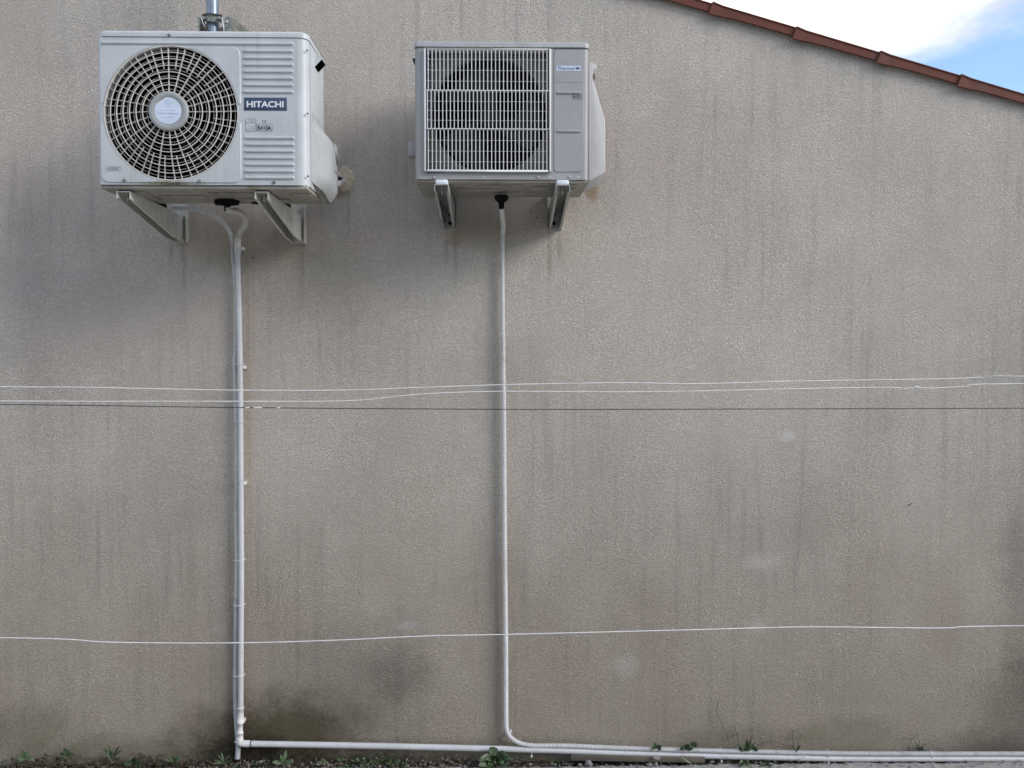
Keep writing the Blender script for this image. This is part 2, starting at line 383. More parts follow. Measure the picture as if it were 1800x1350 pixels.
M['wire'] = m_plain('white_line', (.78, .78, .77), .5, var=.1, scale=30)
M['dwire'] = m_plain('dark_line', (.05, .055, .06), .5)
M['terra'] = m_plain('terracotta', (.135, .032, .015), .75, var=.10, scale=16, dirt=((.10, .05, .04), .6, 22), bump=.3)
M['mortar'] = m_plain('mortar', (.62, .51, .38), .9, var=.12, scale=70, bump=.8)
M['plaster'] = m_plain('old_render', (.40, .38, .33), .95, var=.2, scale=60, bump=.8)
M['wood'] = m_plain('weathered_wood', (.125, .105, .085), .8, var=.1, scale=8, dirt=((.10, .085, .07), .8, 45))
M['soil'] = m_plain('soil', (.045, .036, .028), .95, var=.3, scale=50, bump=1.0)
M['concrete'] = m_plain('concrete', (.36, .35, .33), .9, var=.12, scale=22, dirt=((.14, .13, .11), .7, 30), bump=1.0)
M['stone'] = m_plain('grey_stone', (.24, .24, .24), .85, var=.15, scale=60, bump=.6)
M['leaf'] = m_plain('green_leaf', (.06, .10, .038), .5, var=.2, scale=70, col2=(.045, .085, .035))
M['leafp'] = m_plain('pale_leaf', (.11, .15, .085), .55, var=.2, scale=70, col2=(.10, .15, .075))
M['leafd'] = m_plain('dark_leaf', (.035, .065, .028), .5, var=.2, scale=70)
M['dead'] = m_plain('dead_leaf', (.10, .062, .042), .8, scale=30, col2=(.045, .038, .028))
M['dead2'] = m_plain('pale_litter', (.22, .19, .15), .85, scale=30, col2=(.10, .08, .065))
M['twig'] = m_plain('dry_stem', (.10, .085, .05), .8)
M['roofdeck'] = m_plain('roof_underlay', (.14, .07, .05), .9)

# ------------------------------------------------------------------ ground
gx = MB(); gx.add([(-40, 60, -.02), (40, 60, -.02), (40, -40, -.02), (-40, -40, -.02)], [(0, 3, 2, 1)])
tag(gx.build('ground', M['concrete']), kind='structure')
EDGE = lambda x: -.042 + .0022*x - .003*math.sin(x*3.1+1) - .003*math.sin(x*11.3) - .002*math.sin(x*37)
sb = MB(); vs = []; nx = 420
for i in range(nx+1):
    x = -3.2 + 6.4*i/nx; e = EDGE(x) + random.uniform(-.004, .004)
    for j, y in enumerate((e, e-.004, e-.02, e-.05, e-.12, -.5, -1.6, -8)):
        vs.append((x, y, (-.02, random.uniform(-.003, .003), .003+random.uniform(-.003, .003), .003+random.uniform(-.002, .002), .003, .003, .002, 0)[j]))
sb.add(vs, [(i*8+j, i*8+j+1, (i+1)*8+j+1, (i+1)*8+j) for i in range(nx) for j in range(7)], True)
tag(sb.build('path', M['concrete']), kind='structure')
so_ = MB(); vs = []
for i in range(nx+1):
    x = -3.2 + 6.4*i/nx
    for y in (0.01, -.01, -.025, -.045, -.07): vs.append((x, y, -.014 + random.uniform(-.006, .006) + (.010 if y > -.02 else 0)))
so_.add(vs, [(i*5+j, i*5+j+1, (i+1)*5+j+1, (i+1)*5+j) for i in range(nx) for j in range(4)], True)
tag(so_.build('soil', M['soil']), kind='structure')

# ------------------------------------------------------------------ house: gable wall, verge tiles, roof
A1, A2 = P(1252, 8, .022), P(1800, 167.5, .022)   # top line of the verge tiles
slope = (A2.z-A1.z)/(A2.x-A1.x)
zl = lambda x: A1.z + slope*(x-A1.x) - .018          # line of the wall top, right slope
RX = -1.7; RZ = zl(RX)
house = thing('house', (0, 0, 0), 'house gable wall of rough grey-beige render below a sloping terracotta tiled roof edge', 'house')
wb = MB(); XL, XR = -5.6, 4.2
zr = zl(XR); zL = RZ + slope*(RX-XL)
out = [(XL, -.1), (XR, -.1), (XR, zr), (RX, RZ), (XL, zL)]
wb.add([(x, 0, z) for x, z in out] + [(x, .25, z) for x, z in out], [(0, 1, 2, 3, 4), (9, 8, 7, 6, 5), (0, 5, 6, 1), (1, 6, 7, 2), (2, 7, 8, 3), (3, 8, 9, 4), (4, 9, 5, 0)])
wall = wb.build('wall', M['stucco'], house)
ang = math.atan(slope); ca, sa = math.cos(ang), math.sin(ang)
def sl_pt(s, h, y, side=1):    # s along the slope from the ridge, h normal to it
    return (RX + side*(s*ca) + side*(-h*sa)*1.0, y, RZ + s*sa + h*ca)
rf = MB()
L = (XR+.35-RX)/ca
for side in (1, -1):
    q = [sl_pt(s, h, y, side) for s in (0, L) for h in (.004, .016) for y in (-.01, 6.0)]
    rf.add(q, [(0, 1, 3, 2), (4, 6, 7, 5), (0, 4, 5, 1), (2, 3, 7, 6), (0, 2, 6, 4), (1, 5, 7, 3)])
roof = rf.build('roof', M['roofdeck'], house)
# verge tiles: L-shaped pieces lapping over the gable, each one tucked under its upper neighbour
J = P(1252, 26, .034); s0 = (J.x-RX)/ca; pitch = (P(1690, 150, .034).x - P(1252, 26, .034).x)/ca/3
def verge(side, s_a, ln):
    jt = random.uniform(-.0016, .0016); s_a = s_a + random.uniform(-.006, .006); vb = MB(); yf = -.022; t = .009; n = 8
    # tile profile swells at its upper end (the lap) and narrows to its lower end
    ring = []
    for i in range(n+1):
        u = i/n; s_ = s_a + ln*u
        sw = .0045*max(0, 1-u*9) + .002*(1-u)
        top = .0215 + sw*.6 + jt; bot = -.0125 + jt - .009*max(0, 1-u*3.2) - .003*(1-u); y0 = yf - sw*.9
        ring.append([sl_pt(s_, bot, y0, side), sl_pt(s_, top-.0045, y0, side), sl_pt(s_, top-.003, y0-.0035, side), sl_pt(s_, top+.001, y0-.002, side), sl_pt(s_, top+.004, y0+.02, side), sl_pt(s_, top, .12, side),
                     sl_pt(s_, top-t, .12, side), sl_pt(s_, top-t, y0+t, side), sl_pt(s_, bot, y0+t, side)])
    m = 9; vs = [v for r in ring for v in r]
    vb.add(vs, [(i*m+j, i*m+(j+1) % m, (i+1)*m+(j+1) % m, (i+1)*m+j) for i in range(n) for j in range(m)])
    vb.add(ring[0], [tuple(range(m))]); vb.add(ring[-1], [tuple(reversed(range(m)))])
    # bead on the lap, and the second scored line a little below it
    vb.bar(Vector(sl_pt(s_a-.003, -.026, yf-.0055, side)), Vector(sl_pt(s_a+.003, .0255, yf-.0065, side)), .003, .004)
    return vb.build('verge_tile', M['terra'], roof)
k = 0
s = s0 - pitch*math.floor(s0/pitch)
while s < L-.05:
    verge(1, s, pitch*1.02); 
    k += 1; s += pitch
for i in range(9): verge(-1, .02+i*pitch, pitch*1.02)
# plaster patch round the pipe hole
def patch(px, py, rx, rz, h, name, label, material):
    q = P(px, py, 0); pb = MB(); n = 28; vs = [(q.x, -h, q.z)]
    for ring, hh in ((.55, h*.95), (.85, h*.7), (1.0, -.001)):
        for i in range(n):
            a = 2*PI*i/n; w_ = 1+.10*math.sin(3*a+1)+.08*math.sin(5*a)+random.uniform(-.03, .03)
            vs.append((q.x+rx*ring*w_*math.cos(a), -hh-random.uniform(0, .002), q.z+rz*ring*w_*math.sin(a)))
    fs = [(0, 1+i, 1+(i+1) % n) for i in range(n)]
    for r_ in range(2): fs += [(1+r_*n+i, 1+(r_+1)*n+i, 1+(r_+1)*n+(i+1) % n, 1+r_*n+(i+1) % n) for i in range(n)]
    pb.add(vs, fs, True); return tag(pb.build(name, material, house), label)
patch(608, 314, .033, .052, .012, 'mortar_patch', 'tan mortar patch round the pipe hole', M['mortar'])

# ------------------------------------------------------------------ unseen house added behind the camera to dim the lower wall
nh = thing('light_blocker_house', (1, -12.5, 0), 'plain rendered house block added out of view to dim the foot of the wall', 'house')
q = MB(); q.box(-11, 13, -17, -8.6, -.1, 5.0); q.build('wall', m_plain('blocker_render', (.38, .35, .31), .9, scale=4), nh)  # wall of the added light blocker
q = MB(); q.add([(-11.3, -8.3, 5.001), (13.3, -8.3, 5.001), (13.3, -17.3, 5.001), (-11.3, -17.3, 5.001), (-11.3, -12.8, 6.3), (13.3, -12.8, 6.3)], [(0, 3, 2, 1), (0, 1, 5, 4), (2, 3, 4, 5), (0, 4, 3), (1, 2, 5)]); q.build('roof', M['terra'], nh)  # roof of the added light blocker
for wx in (-7, -2.5, 3, 7.5):
    for wz in (1.0,):
        q = MB(); q.box(wx-.6, wx+.6, -8.66, -8.58, wz, wz+1.3); w_ = q.build('blocker_window', M['fitting'], nh)
        for k_ in (-.28, .28): q = MB(); q.box(wx+k_-.24, wx+k_+.24, -8.578, -8.57, wz+.07, wz+1.23); q.build('blocker_pane', M['dark'], w_)

# ------------------------------------------------------------------ left air conditioner
DF = .47; DB = .225
ul = P(169.5, 60, DF); lr = P(542, 327, DF)
hx0, hx1 = ul.x, lr.x; hz1 = P(350, 53.5, DF).z; hz0 = P(350, 326, DF).z; yf = -DF; yb = -DB
ac1 = thing('air_conditioner', ((hx0+hx1)/2, (yf+yb)/2, hz0), 'large left outdoor air conditioner unit with one round fan grille and dark blue HITACHI badge', 'air conditioner', 'outdoor air conditioner units on the wall')
gc = P(301, 199, DF); gr = 116*(3.1-DF)/1300
seamz = P(350, 66, DF).z
cb = MB(); rf_ = .034
shell(cb, hx0, hx1, yf, yb, hz0+.002, seamz, rf_, rl=.014)
fx0, fx1 = hx0+.014, hx1-rf_
hw = (gc.x-fx0, fx1-gc.x, gc.z-hz0-.002, seamz-gc.z)
cor = [math.atan2(-hw[2], -hw[0]), math.atan2(-hw[2], hw[1]), math.atan2(hw[3], hw[1]), math.atan2(hw[3], -hw[0])]
sector(cb, gc.x, gc.z, gr, rrect(*hw, 0), yf, corners=cor, inner_depth=.05)
# the circle overlaps the rounded corner zone only on the left: keep it inside
casing1 = cb.build('casing', M['paint'], ac1)
pb = MB()
eL, eR = P(178, 200, DF).x, P(422.5, 200, DF).x; eT, eB = P(300, 83.2, DF).z, P(300, 320.6, DF).z
nz = 15.5*(3.1-DF)/1300
R_ = rrect(gc.x-eL, eR-gc.x, gc.z-eB, eT-gc.z, .026)
def Rp(a): return max(R_(a), gr+.0015)
def skip(a, rin):
    z = math.sin(a)*gr
    if abs(z) < nz: return True
    return R_(a) < gr+.002
sector(pb, gc.x, gc.z, gr+.0008, Rp, yf, rise=.0035, edge=.0035, skip=skip, n=360)
pb.build('front_panel', M['paint'], ac1)
lb = MB(); lid(lb, hx0-.002, hx1+.002, yf-.003, yb+.002, seamz+.0015, hz1, rf_, .01, .012)
lid1 = lb.build('top_cover', M['paint'], ac1)
# cavity, fan, condenser
fb = MB(); n = 64
vs = [(gc.x+r_*math.cos(2*PI*i/n), y, gc.z+r_*math.sin(2*PI*i/n)) for r_, y in ((gr+.001, yf+.02), (gr-.006, yf+.045), (gr-.006, yb-.03), (.0001, yb-.03)) for i in range(n)]
fb.add(vs, [(k_*n+i, (k_+1)*n+i, (k_+1)*n+(i+1) % n, k_*n+(i+1) % n) for k_ in range(3) for i in range(n)], True)
fb.build('fan_shroud', M['dark'], ac1)
def fan_mesh(cx, cz, R, y, nb=3, rot=0.4):
    fm = MB(); disc(fm, cx, y+.03, cz, .045, .07, 24)
    for b_ in range(nb):
        vs = []; K = 8
        for i in range(K+1):
            r_ = .04 + (R-.04)*i/K
            for j in range(7):
                a = rot + b_*2*PI/nb + (j/6)*(1.35 if i else .6)*(.6+.4*i/K) + .25*i/K
                vs.append((cx+r_*math.cos(a), y + .035*(j/6-.5)+.012, cz+r_*math.sin(a)))
        fm.add(vs, [(i*7+j, (i+1)*7+j, (i+1)*7+j+1, i*7+j+1) for i in range(K) for j in range(6)], True)
    return fm
fan_mesh(gc.x, gc.z, gr-.03, yf+.075).build('fan', M['fan'], ac1)
# domed grille
dome = lambda r_: .022*(1-(r_/gr)**2) + .001
gb = MB(); gf = MB()
def band(mb, r_, w_, dep, yoff, n=96):
    q = []
    y0 = yf - dome(r_) - yoff
    for (dr, dy) in ((-w_/2, 0), (w_/2, 0), (w_/2, dep), (-w_/2, dep)):
        q += [(gc.x+(r_+dr)*math.cos(2*PI*i/n), y0+dy, gc.z+(r_+dr)*math.sin(2*PI*i/n)) for i in range(n)]
    mb.add(q, [(k_*n+i, ((k_+1) % 4)*n+i, ((k_+1) % 4)*n+(i+1) % n, k_*n+(i+1) % n) for k_ in range(4) for i in range(n)])
r0 = 34*(3.1-DF)/1300*.985; nr = 14
for i in range(1, nr):
    r_ = r0 + (gr-.002-r0)*i/nr
    if i % 2 == 0: band(gb, r_, .0023, .004, 0)
    else: band(gb, r_, .0010, .003, -.009)
band(gb, gr-.0022, .0034, .012, .001)
def spoke(a, ra, rb2, w_=.0016):
    pts = []
    K = 7
    for i in range(K+1):
        r_ = ra + (rb2-ra)*i/K; aa = a + .05*(r_-ra)/.2
        pts.append((gc.x+r_*math.cos(aa), yf-dome(r_)+.0025, gc.z+r_*math.sin(aa), aa))
    vs = []
    for (x, y, z, aa) in pts:
        tx, tz = -math.sin(aa)*w_/2, math.cos(aa)*w_/2
        vs += [(x-tx, y, z-tz), (x+tx, y, z+tz), (x+tx*1.0+.0, y+.008, z+tz), (x-tx, y+.008, z-tz)]
    gb.add(vs, [(i*4+k_, i*4+(k_+1) % 4, (i+1)*4+(k_+1) % 4, (i+1)*4+k_) for i in range(K) for k_ in range(4)])
for i in range(24):
    a = PI/2 + 2*PI*i/24; spoke(a, r0*.97, gr-.001, .0015)
    spoke(a+PI/24, 75*(3.1-DF)/1300, gr-.001, .0011)
grille = tag(gb.build('fan_grille', M['bars'], ac1), 'round guard of thin concentric rings and spokes')
hb = MB(); n = 48
yh = yf-.0245
vs = [(gc.x+r_*math.cos(2*PI*i/n), y, gc.z+r_*math.sin(2*PI*i/n)) for r_, y in ((r0, yh+.012), (r0, yh+.001), (r0-.003, yh-.001), (.049, yh-.0015), (.048, yh-.0002), (.0001, yh-.0002)) for i in range(n)]
hb.add(vs, [(k_*n+i, k_*n+(i+1) % n, (k_+1)*n+(i+1) % n, (k_+1)*n+i) for k_ in range(5) for i in range(n)], True)
hub = hb.build('grille_hub', M['hub'], grille)
bb = MB(); pts = []
for i in range(n):
    a = 2*PI*i/n; r_ = .0465
    if math.radians(100) < a < math.radians(152): r_ = min(.0465, .0465*math.cos(math.radians(26))/math.cos(a-math.radians(126)))
    pts.append((gc.x+r_*math.cos(a), yh-.0012, gc.z+r_*math.sin(a)))
bb.add(pts, [tuple(range(n))]); bb.add(pts+[(x, yh, z) for x, y, z in pts], [(i, (i+1) % n, n+(i+1) % n, n+i) for i in range(n)])
bb.build('hub_badge', M['badge'], grille)
eb = MB()   # faint ring emblem and lines printed on the badge
for i in range(20):
    a, a2 = 2*PI*i/20, 2*PI*(i+1)/20
    eb.bar((gc.x+.012*math.cos(a), yh-.0014, gc.z+.026+.012*math.sin(a)), (gc.x+.012*math.cos(a2), yh-.0014, gc.z+.026+.012*math.sin(a2)), .0014, .0004)
for zz, ww in ((.002, .026), (-.008, .038), (-.0105, .038), (-.022, .022)):
    eb.bar((gc.x-ww, yh-.0014, gc.z+zz), (gc.x+ww, yh-.0014, gc.z+zz), .0012, .0004)
for i in range(6):
    a = 2*PI*i/6
    eb.bar((gc.x, yh-.0014, gc.z+.026), (gc.x+.010*math.cos(a), yh-.0014, gc.z+.026+.010*math.sin(a)), .001, .0004)
eb.build('badge_print', m_plain('pale_blue_print', (.48, .58, .74), .4), grille)
# ribs
for k_ in range(7):
    for (ya, xa, xb) in ((89.5+k_*11.95, 428, 516), (242+k_*11.75, 430, 518)):
        rb1 = MB(); a = P(xa, ya, DF); b = P(xb, ya, DF); capsule(rb1, a.x, b.x, a.z, yf, .0125, .0048); rb1.build('rib', M['paint'], ac1)
rb1 = MB(); a = P(178, 75, DF); b = P(516, 75, DF); capsule(rb1, a.x, b.x, a.z, yf, .0125, .0048); tag(rb1.build('rib', M['paint'], ac1), 'long rib under the top cover')
# badge HITACHI
a = P(429, 171.5, DF); b = P(504.3, 194.5, DF)
nb = MB(); nb.box(a.x, b.x, yf-.0016, yf+.001, b.z, a.z); plate = nb.build('name_plate', M['navy'], ac1, bevel=.0006)
a2 = P(434, 177.8, DF); b2 = P(499, 189.2, DF)
text_part('HITACHI', M['white'], plate, a2.x, b2.x, b2.z, a2.z, yf-.0016, bold=.028)
# caution label, CE mark, R410A sticker
def sticker(name, x0, y0, x1, y1, material, D=DF, yy=yf, par=ac1, th=.0006, border=None):
    a = P(x0, y0, D); b = P(x1, y1, D); s_ = MB(); s_.box(a.x, b.x, yy-th, yy+.001, b.z, a.z); o = s_.build(name, material, par)
    if border:
        q = MB(); w_ = .0011; z = yy-th-.0002
        for (p1, p2) in (((a.x, a.z), (b.x, a.z)), ((b.x, a.z), (b.x, b.z)), ((b.x, b.z), (a.x, b.z)), ((a.x, b.z), (a.x, a.z))):
            q.bar((p1[0], z, p1[1]), (p2[0], z, p2[1]), w_, .0002)
        q.build('border', border, o)
    return o
st = sticker('sticker', 451, 218.5, 478.5, 230.3, M['label'], border=M['ink'])
a2 = P(453, 220.3, DF); b2 = P(477.3, 229.2, DF); text_part('R410A', M['ink'], st, a2.x, b2.x, b2.z, a2.z, yf-.0007, bold=.035)
st = tag(sticker('sticker', 432, 209.3, 449.5, 230.6, M['label'], border=M['greyink']), 'small grey caution label')
for (yy_, wd) in ((210.5, 'CAUTION'), (221.5, 'CAUTION')):
    a2 = P(436, yy_, DF); b2 = P(447.5, yy_+1.8, DF); text_part(wd, M['greyink'], st, a2.x, b2.x, b2.z, a2.z, yf-.0007)
q = MB()
for yy_ in (213.5, 224.5):
    A, B, C_ = P(435.3, yy_, DF), P(433, yy_+4.5, DF), P(437.8, yy_+4.5, DF)
    for u_, v_ in ((A, B), (B, C_), (C_, A)): q.bar((u_.x, yf-.0009, u_.z), (v_.x, yf-.0009, v_.z), .0009, .0002)
    for k_ in range(3):
        A = P(439.5, yy_+.6+k_*1.6, DF); B = P(448, yy_+.6+k_*1.6, DF); q.bar((A.x, yf-.0009, A.z), (B.x, yf-.0009, B.z), .0009, .0002)
q.build('label_print', M['greyink'], st)
a2 = P(461, 211, DF); b2 = P(468.5, 216.2, DF); text_part('CE', M['greyink'], ac1, a2.x, b2.x, b2.z, a2.z, yf, rise=.0008)
st = tag(sticker('sticker', 195.5, 293.5, 213.5, 299.5, M['label'], yy=yf-.0035, border=M['greyink']), 'tiny printed label at lower left')
q = MB()
for k_ in range(3):
    A = P(197, 295+k_*1.5, DF); B = P(211-k_, 295+k_*1.5, DF); q.bar((A.x, yf-.0044, A.z), (B.x, yf-.0044, B.z), .0014, .0002)
for (xx, yy_) in ((188, 293), (193, 293), (188, 298), (193, 298)):
    A = P(xx, yy_, DF); q.box(A.x-.0015, A.x+.0015, yf-.0041, yf-.0036, A.z-.0015, A.z+.0015)
q.bar(tuple(P(187, 295.4, DF+.004)), tuple(P(194.5, 295.4, DF+.004)), .001, .0004); q.bar(tuple(P(187, 300.5, DF+.004)), tuple(P(194.5, 300.5, DF+.004)), .001, .0004)
q.build('label_print', M['greyink'], st)
for (xx, yy_, o_) in ((298.5, 62, .003), (220, 317.3, .0035), (351.5, 318.3, .0035), (482, 320.5, 0), (540, 87.5, -.006), (541, 198.5, -.006), (541.5, 309, -.006)):
    q = MB(); A = P(xx, yy_, DF); xs = min(A.x, hx1-.002)
    disc(q, xs, yf-o_+.001, A.z, .0058 if xx < 530 else .0035, .0045, 12); disc(q, xs, yf-o_-.002, A.z, .0025, .004, 8)
    q.build('screw', M['clamp'], ac1)
# base pan and its folded lip
bp = MB(); bp.box(hx0+.004, hx1-.004, yf+.006, yb-.004, hz0-.012, hz0+.006)
bp.build('base_pan', M['pan'], ac1, bevel=.004)
em = MB()
for (x0, x1, y0, y1) in ((.16, .33, .10, .14), (.40, .62, .15, .19), (.36, .52, .05, .08), (.66, .72, .06, .17), (.10, .14, .04, .18)):
    em = MB(); em.box(hx0+x0, hx0+x1, yf+y0, yf+y1, hz0-.017, hz0-.011)
    em.build('pan_embossing', M['pan'], ac1, bevel=.003)
# moulded valve cover on the right side: bulges out below, hollow lip underneath
vb = MB(); K = 26; T = 14
zt = P(545, 192, DF-.03).z; zbm = P(560, 355, DF-.20).z; zbf = P(548, 317, DF-.04).z
def outp(u):   # u 0 top .. 1 bottom
    a = .005 + .049*(1/(1+math.exp(-(u-.20)*26)))
    if u > .84: a *= 1-((u-.84)/.16)**1.7*.50
    return a
ringv = []
for i in range(K+1):
    u = i/K; o_ = outp(u); row = []
    for j in range(T+1):
        v = j/T
        e = math.sin(min(1, v/.55)*PI/2)**1.3 if v < .55 else 1.0
        y = yf+.036 + (yb-.012-yf-.036)*v - (.0 if v < .9 else 0)
        zb_v = zbf + (zbm-zbf)*min(1, v*1.05)**.8; z = zt + (zb_v-zt)*u
        row.append((hx1-.001 + o_*e, y, z))
    row.append((hx1-.004, yb-.010, z)); ringv.append(row)
T2 = T+2; vs = [v for r_ in ringv for v in r_]
vb.add(vs, [(i*T2+j, i*T2+j+1, (i+1)*T2+j+1, (i+1)*T2+j) for i in range(K) for j in range(T2-1)], True)
vcv = vb.build('valve_cover', m_plain('cover_plastic', (.43, .44, .45), .5, var=.05, scale=12, dirt=((.28, .28, .26), .5, 25)), ac1)
# dark elliptical underside of the cover
ub = MB(); row = ringv[-1][:-1]; m_ = len(row)
low = [(hx1-.002, y, z-.004) for x, y, z in row]
mid = [((x+hx1)/2, y+.004, z+.012) for x, y, z in row]
ub.add(row+mid+low, [(k_*m_+i, (k_+1)*m_+i, (k_+1)*m_+i+1, k_*m_+i+1) for k_ in range(2) for i in range(m_-1)], True); ub.build('cover_underside', M['pan'], vcv)
# recessed grip plate on the cover
gp = MB(); A = ringv[10][T-3]; 
q0 = P(575, 250, DF-.16); q1 = P(586, 300, DF-.16)
gp.box(hx1+.0525, hx1+.0555, yf+.17, yf+.225, q1.z, q0.z); gp.build('grip_plate', M['cream'], vcv, bevel=.002)
gr2 = MB(); zc = (q0.z+q1.z)/2
gr2.tube([(hx1+.0545, yf+.18, zc+.02), (hx1+.060, yf+.19, zc), (hx1+.059, yf+.205, zc-.015), (hx1+.0545, yf+.218, zc-.02)], .003, 8)
gr2.build('grip_hook', M['clamp'], vcv)
# side handle hood near the top
hh = MB(); hz = P(553, 92, DF-.08).z
hy0, hy1 = yf+.10, yf+.155; hxo = hx1
prof = [(0, hz), (.030, hz-.016), (.034, hz-.034), (0, hz-.048)]
front = [(hxo-.003+o_, hy0, z) for o_, z in prof]; back = [(hxo-.003+o_, hy1, z) for o_, z in prof]
hh.add([front[0], front[1], back[1], back[0]], [(0, 1, 2, 3)]); hh.add([front[0], front[1], front[3]], [(0, 1, 2)])
hh.add([back[0], back[1], back[3]], [(0, 2, 1)])
hh.build('handle_hood', M['paint'], ac1)
hd = MB(); hd.add([front[1], back[1], (hxo-.002, hy1-.002, hz-.046), (hxo-.002, hy0+.002, hz-.046)], [(0, 1, 2, 3)]); hd.build('handle_opening', M['dark'], ac1)
# side panel seam
sm_ = MB(); sm_.box(hx1-.0008, hx1+.0006, yf+.0335, yf+.0355, hz0, seamz); sm_.build('side_seam', M['inner'], ac1)
# drain spout
def spout(px, py, d, root, rr, flat=False):
    q = P(px, py, d); s_ = MB(); n = 24
    prof = [(rr, .012), (rr, .004), (rr*.95, -.002), (rr*.45, -.014), (.0105, -.019), (.0105, -.034), (.009, -.038), (.0001, -.038)]
    if flat: prof = [(rr, .012), (rr, -.001), (rr*.9, -.007), (.014, -.009), (.0105, -.012), (.0105, -.030), (.0001, -.032)]
    fy = .3 if flat else 1.0
    vs = [(q.x+r_*math.cos(2*PI*i/n), q.y+r_*math.sin(2*PI*i/n)*(fy if r_ > .02 else 1), q.z+h_) for r_, h_ in prof for i in range(n)]
    s_.add(vs, [(k_*n+i, (k_+1)*n+i, (k_+1)*n+(i+1) % n, k_*n+(i+1) % n) for k_ in range(len(prof)-1) for i in range(n)], True)
    s_.build('drain_spout', M['rubber'], root); return q
sp1 = spout(399, 357, .31, ac1, .047, True)
q = MB(); A = P(452, 356, .27); q.tube([(A.x, A.y, A.z+.012), (A.x, A.y, A.z-.003)], .022, 20); q.build('drain_plug', M['rubber'], ac1)

# ------------------------------------------------------------------ right air conditioner
TF = .35; TB = .10; ty, tyb = -TF, -TB
tx0 = P(729, 200, TF).x; tx1 = P(1034.3, 200, TF).x; tz1 = P(880, 74.3, TF).z; tz0 = P(880, 316.5, TF).z; tseam = P(880, 84.6, TF).z
ac2 = thing('air_conditioner', ((tx0+tx1)/2, (ty+tyb)/2, tz0), 'smaller right outdoor air conditioner unit with square barred grille and pale blue Thermor label', 'air conditioner', 'outdoor air conditioner units on the wall')
T_ = lambda x, y: P(x, y, TF)
ox0, ox1 = T_(744.5, 200).x, T_(969.5, 200).x; oz1, oz0 = T_(880, 86.5).z, T_(880, 304).z
cb = MB(); rr = .016
shell(cb, tx0, tx1, ty, tyb, tz0+.002, tseam, rr)
f0, f1, z0, z1 = tx0+rr, tx1-rr, tz0+.002, tseam
for (a, b, c_, d_) in ((f0, ox0, z0, z1), (ox1, f1, z0, z1), (ox0, ox1, z0, oz0), (ox0, ox1, oz1, z1)):
    cb.add([(a, ty, c_), (b, ty, c_), (b, ty, d_), (a, ty, d_)], [(0, 1, 2, 3)])
for (a, b) in (((ox0, oz0), (ox1, oz0)), ((ox1, oz0), (ox1, oz1)), ((ox1, oz1), (ox0, oz1)), ((ox0, oz1), (ox0, oz0))):
    cb.add([(a[0], ty, a[1]), (b[0], ty, b[1]), (b[0], ty+.035, b[1]), (a[0], ty+.035, a[1])], [(0, 1, 2, 3)])
cb.build('casing', M['cream'], ac2)
lb = MB(); lid(lb, tx0-.002, tx1+.002, ty-.006, tyb+.002, tseam+.0022, tz1, rr+.002, .01, .005); lb.build('top_cover', M['lidp'], ac2)
tc_ = T_(861, 197); tr = 101*(3.1-TF)/1300
sh = MB(); hw = (tc_.x-ox0, ox1-tc_.x, tc_.z-oz0, oz1-tc_.z); yi = ty+.034
cor = [math.atan2(-hw[2], -hw[0]), math.atan2(-hw[2], hw[1]), math.atan2(hw[3], hw[1]), math.atan2(hw[3], -hw[0])]
sector(sh, tc_.x, tc_.z, tr, rrect(*hw, 0), yi, corners=cor, inner_depth=.02)
sh.build('fan_shroud', M['inner'], ac2)
fb = MB(); n = 64
vs = [(tc_.x+r_*math.cos(2*PI*i/n), y, tc_.z+r_*math.sin(2*PI*i/n)) for r_, y in ((tr+.001, yi+.018), (tr-.003, tyb-.03), (.0001, tyb-.03)) for i in range(n)]
fb.add(vs, [(k_*n+i, (k_+1)*n+i, (k_+1)*n+(i+1) % n, k_*n+(i+1) % n) for k_ in range(2) for i in range(n)], True)
fb.build('fan_housing', m_plain('coil_grey', (.012, .0115, .0115), .9, spec=.1), ac2)
fan_mesh(tc_.x, tc_.z, tr-.02, yi+.05, 3, 1.2).build('fan', m_plain('grey_fan_plastic', (.025, .025, .026), .6), ac2)
for (xx, w_) in ((788, 18), (925, 18)):
    q = MB(); A = T_(xx, 300); q.box(A.x-.02, A.x+.02, yi-.002, yi+.001, A.z-.004, A.z+.004)
    q.build('shroud_slot', M['dark'], ac2)
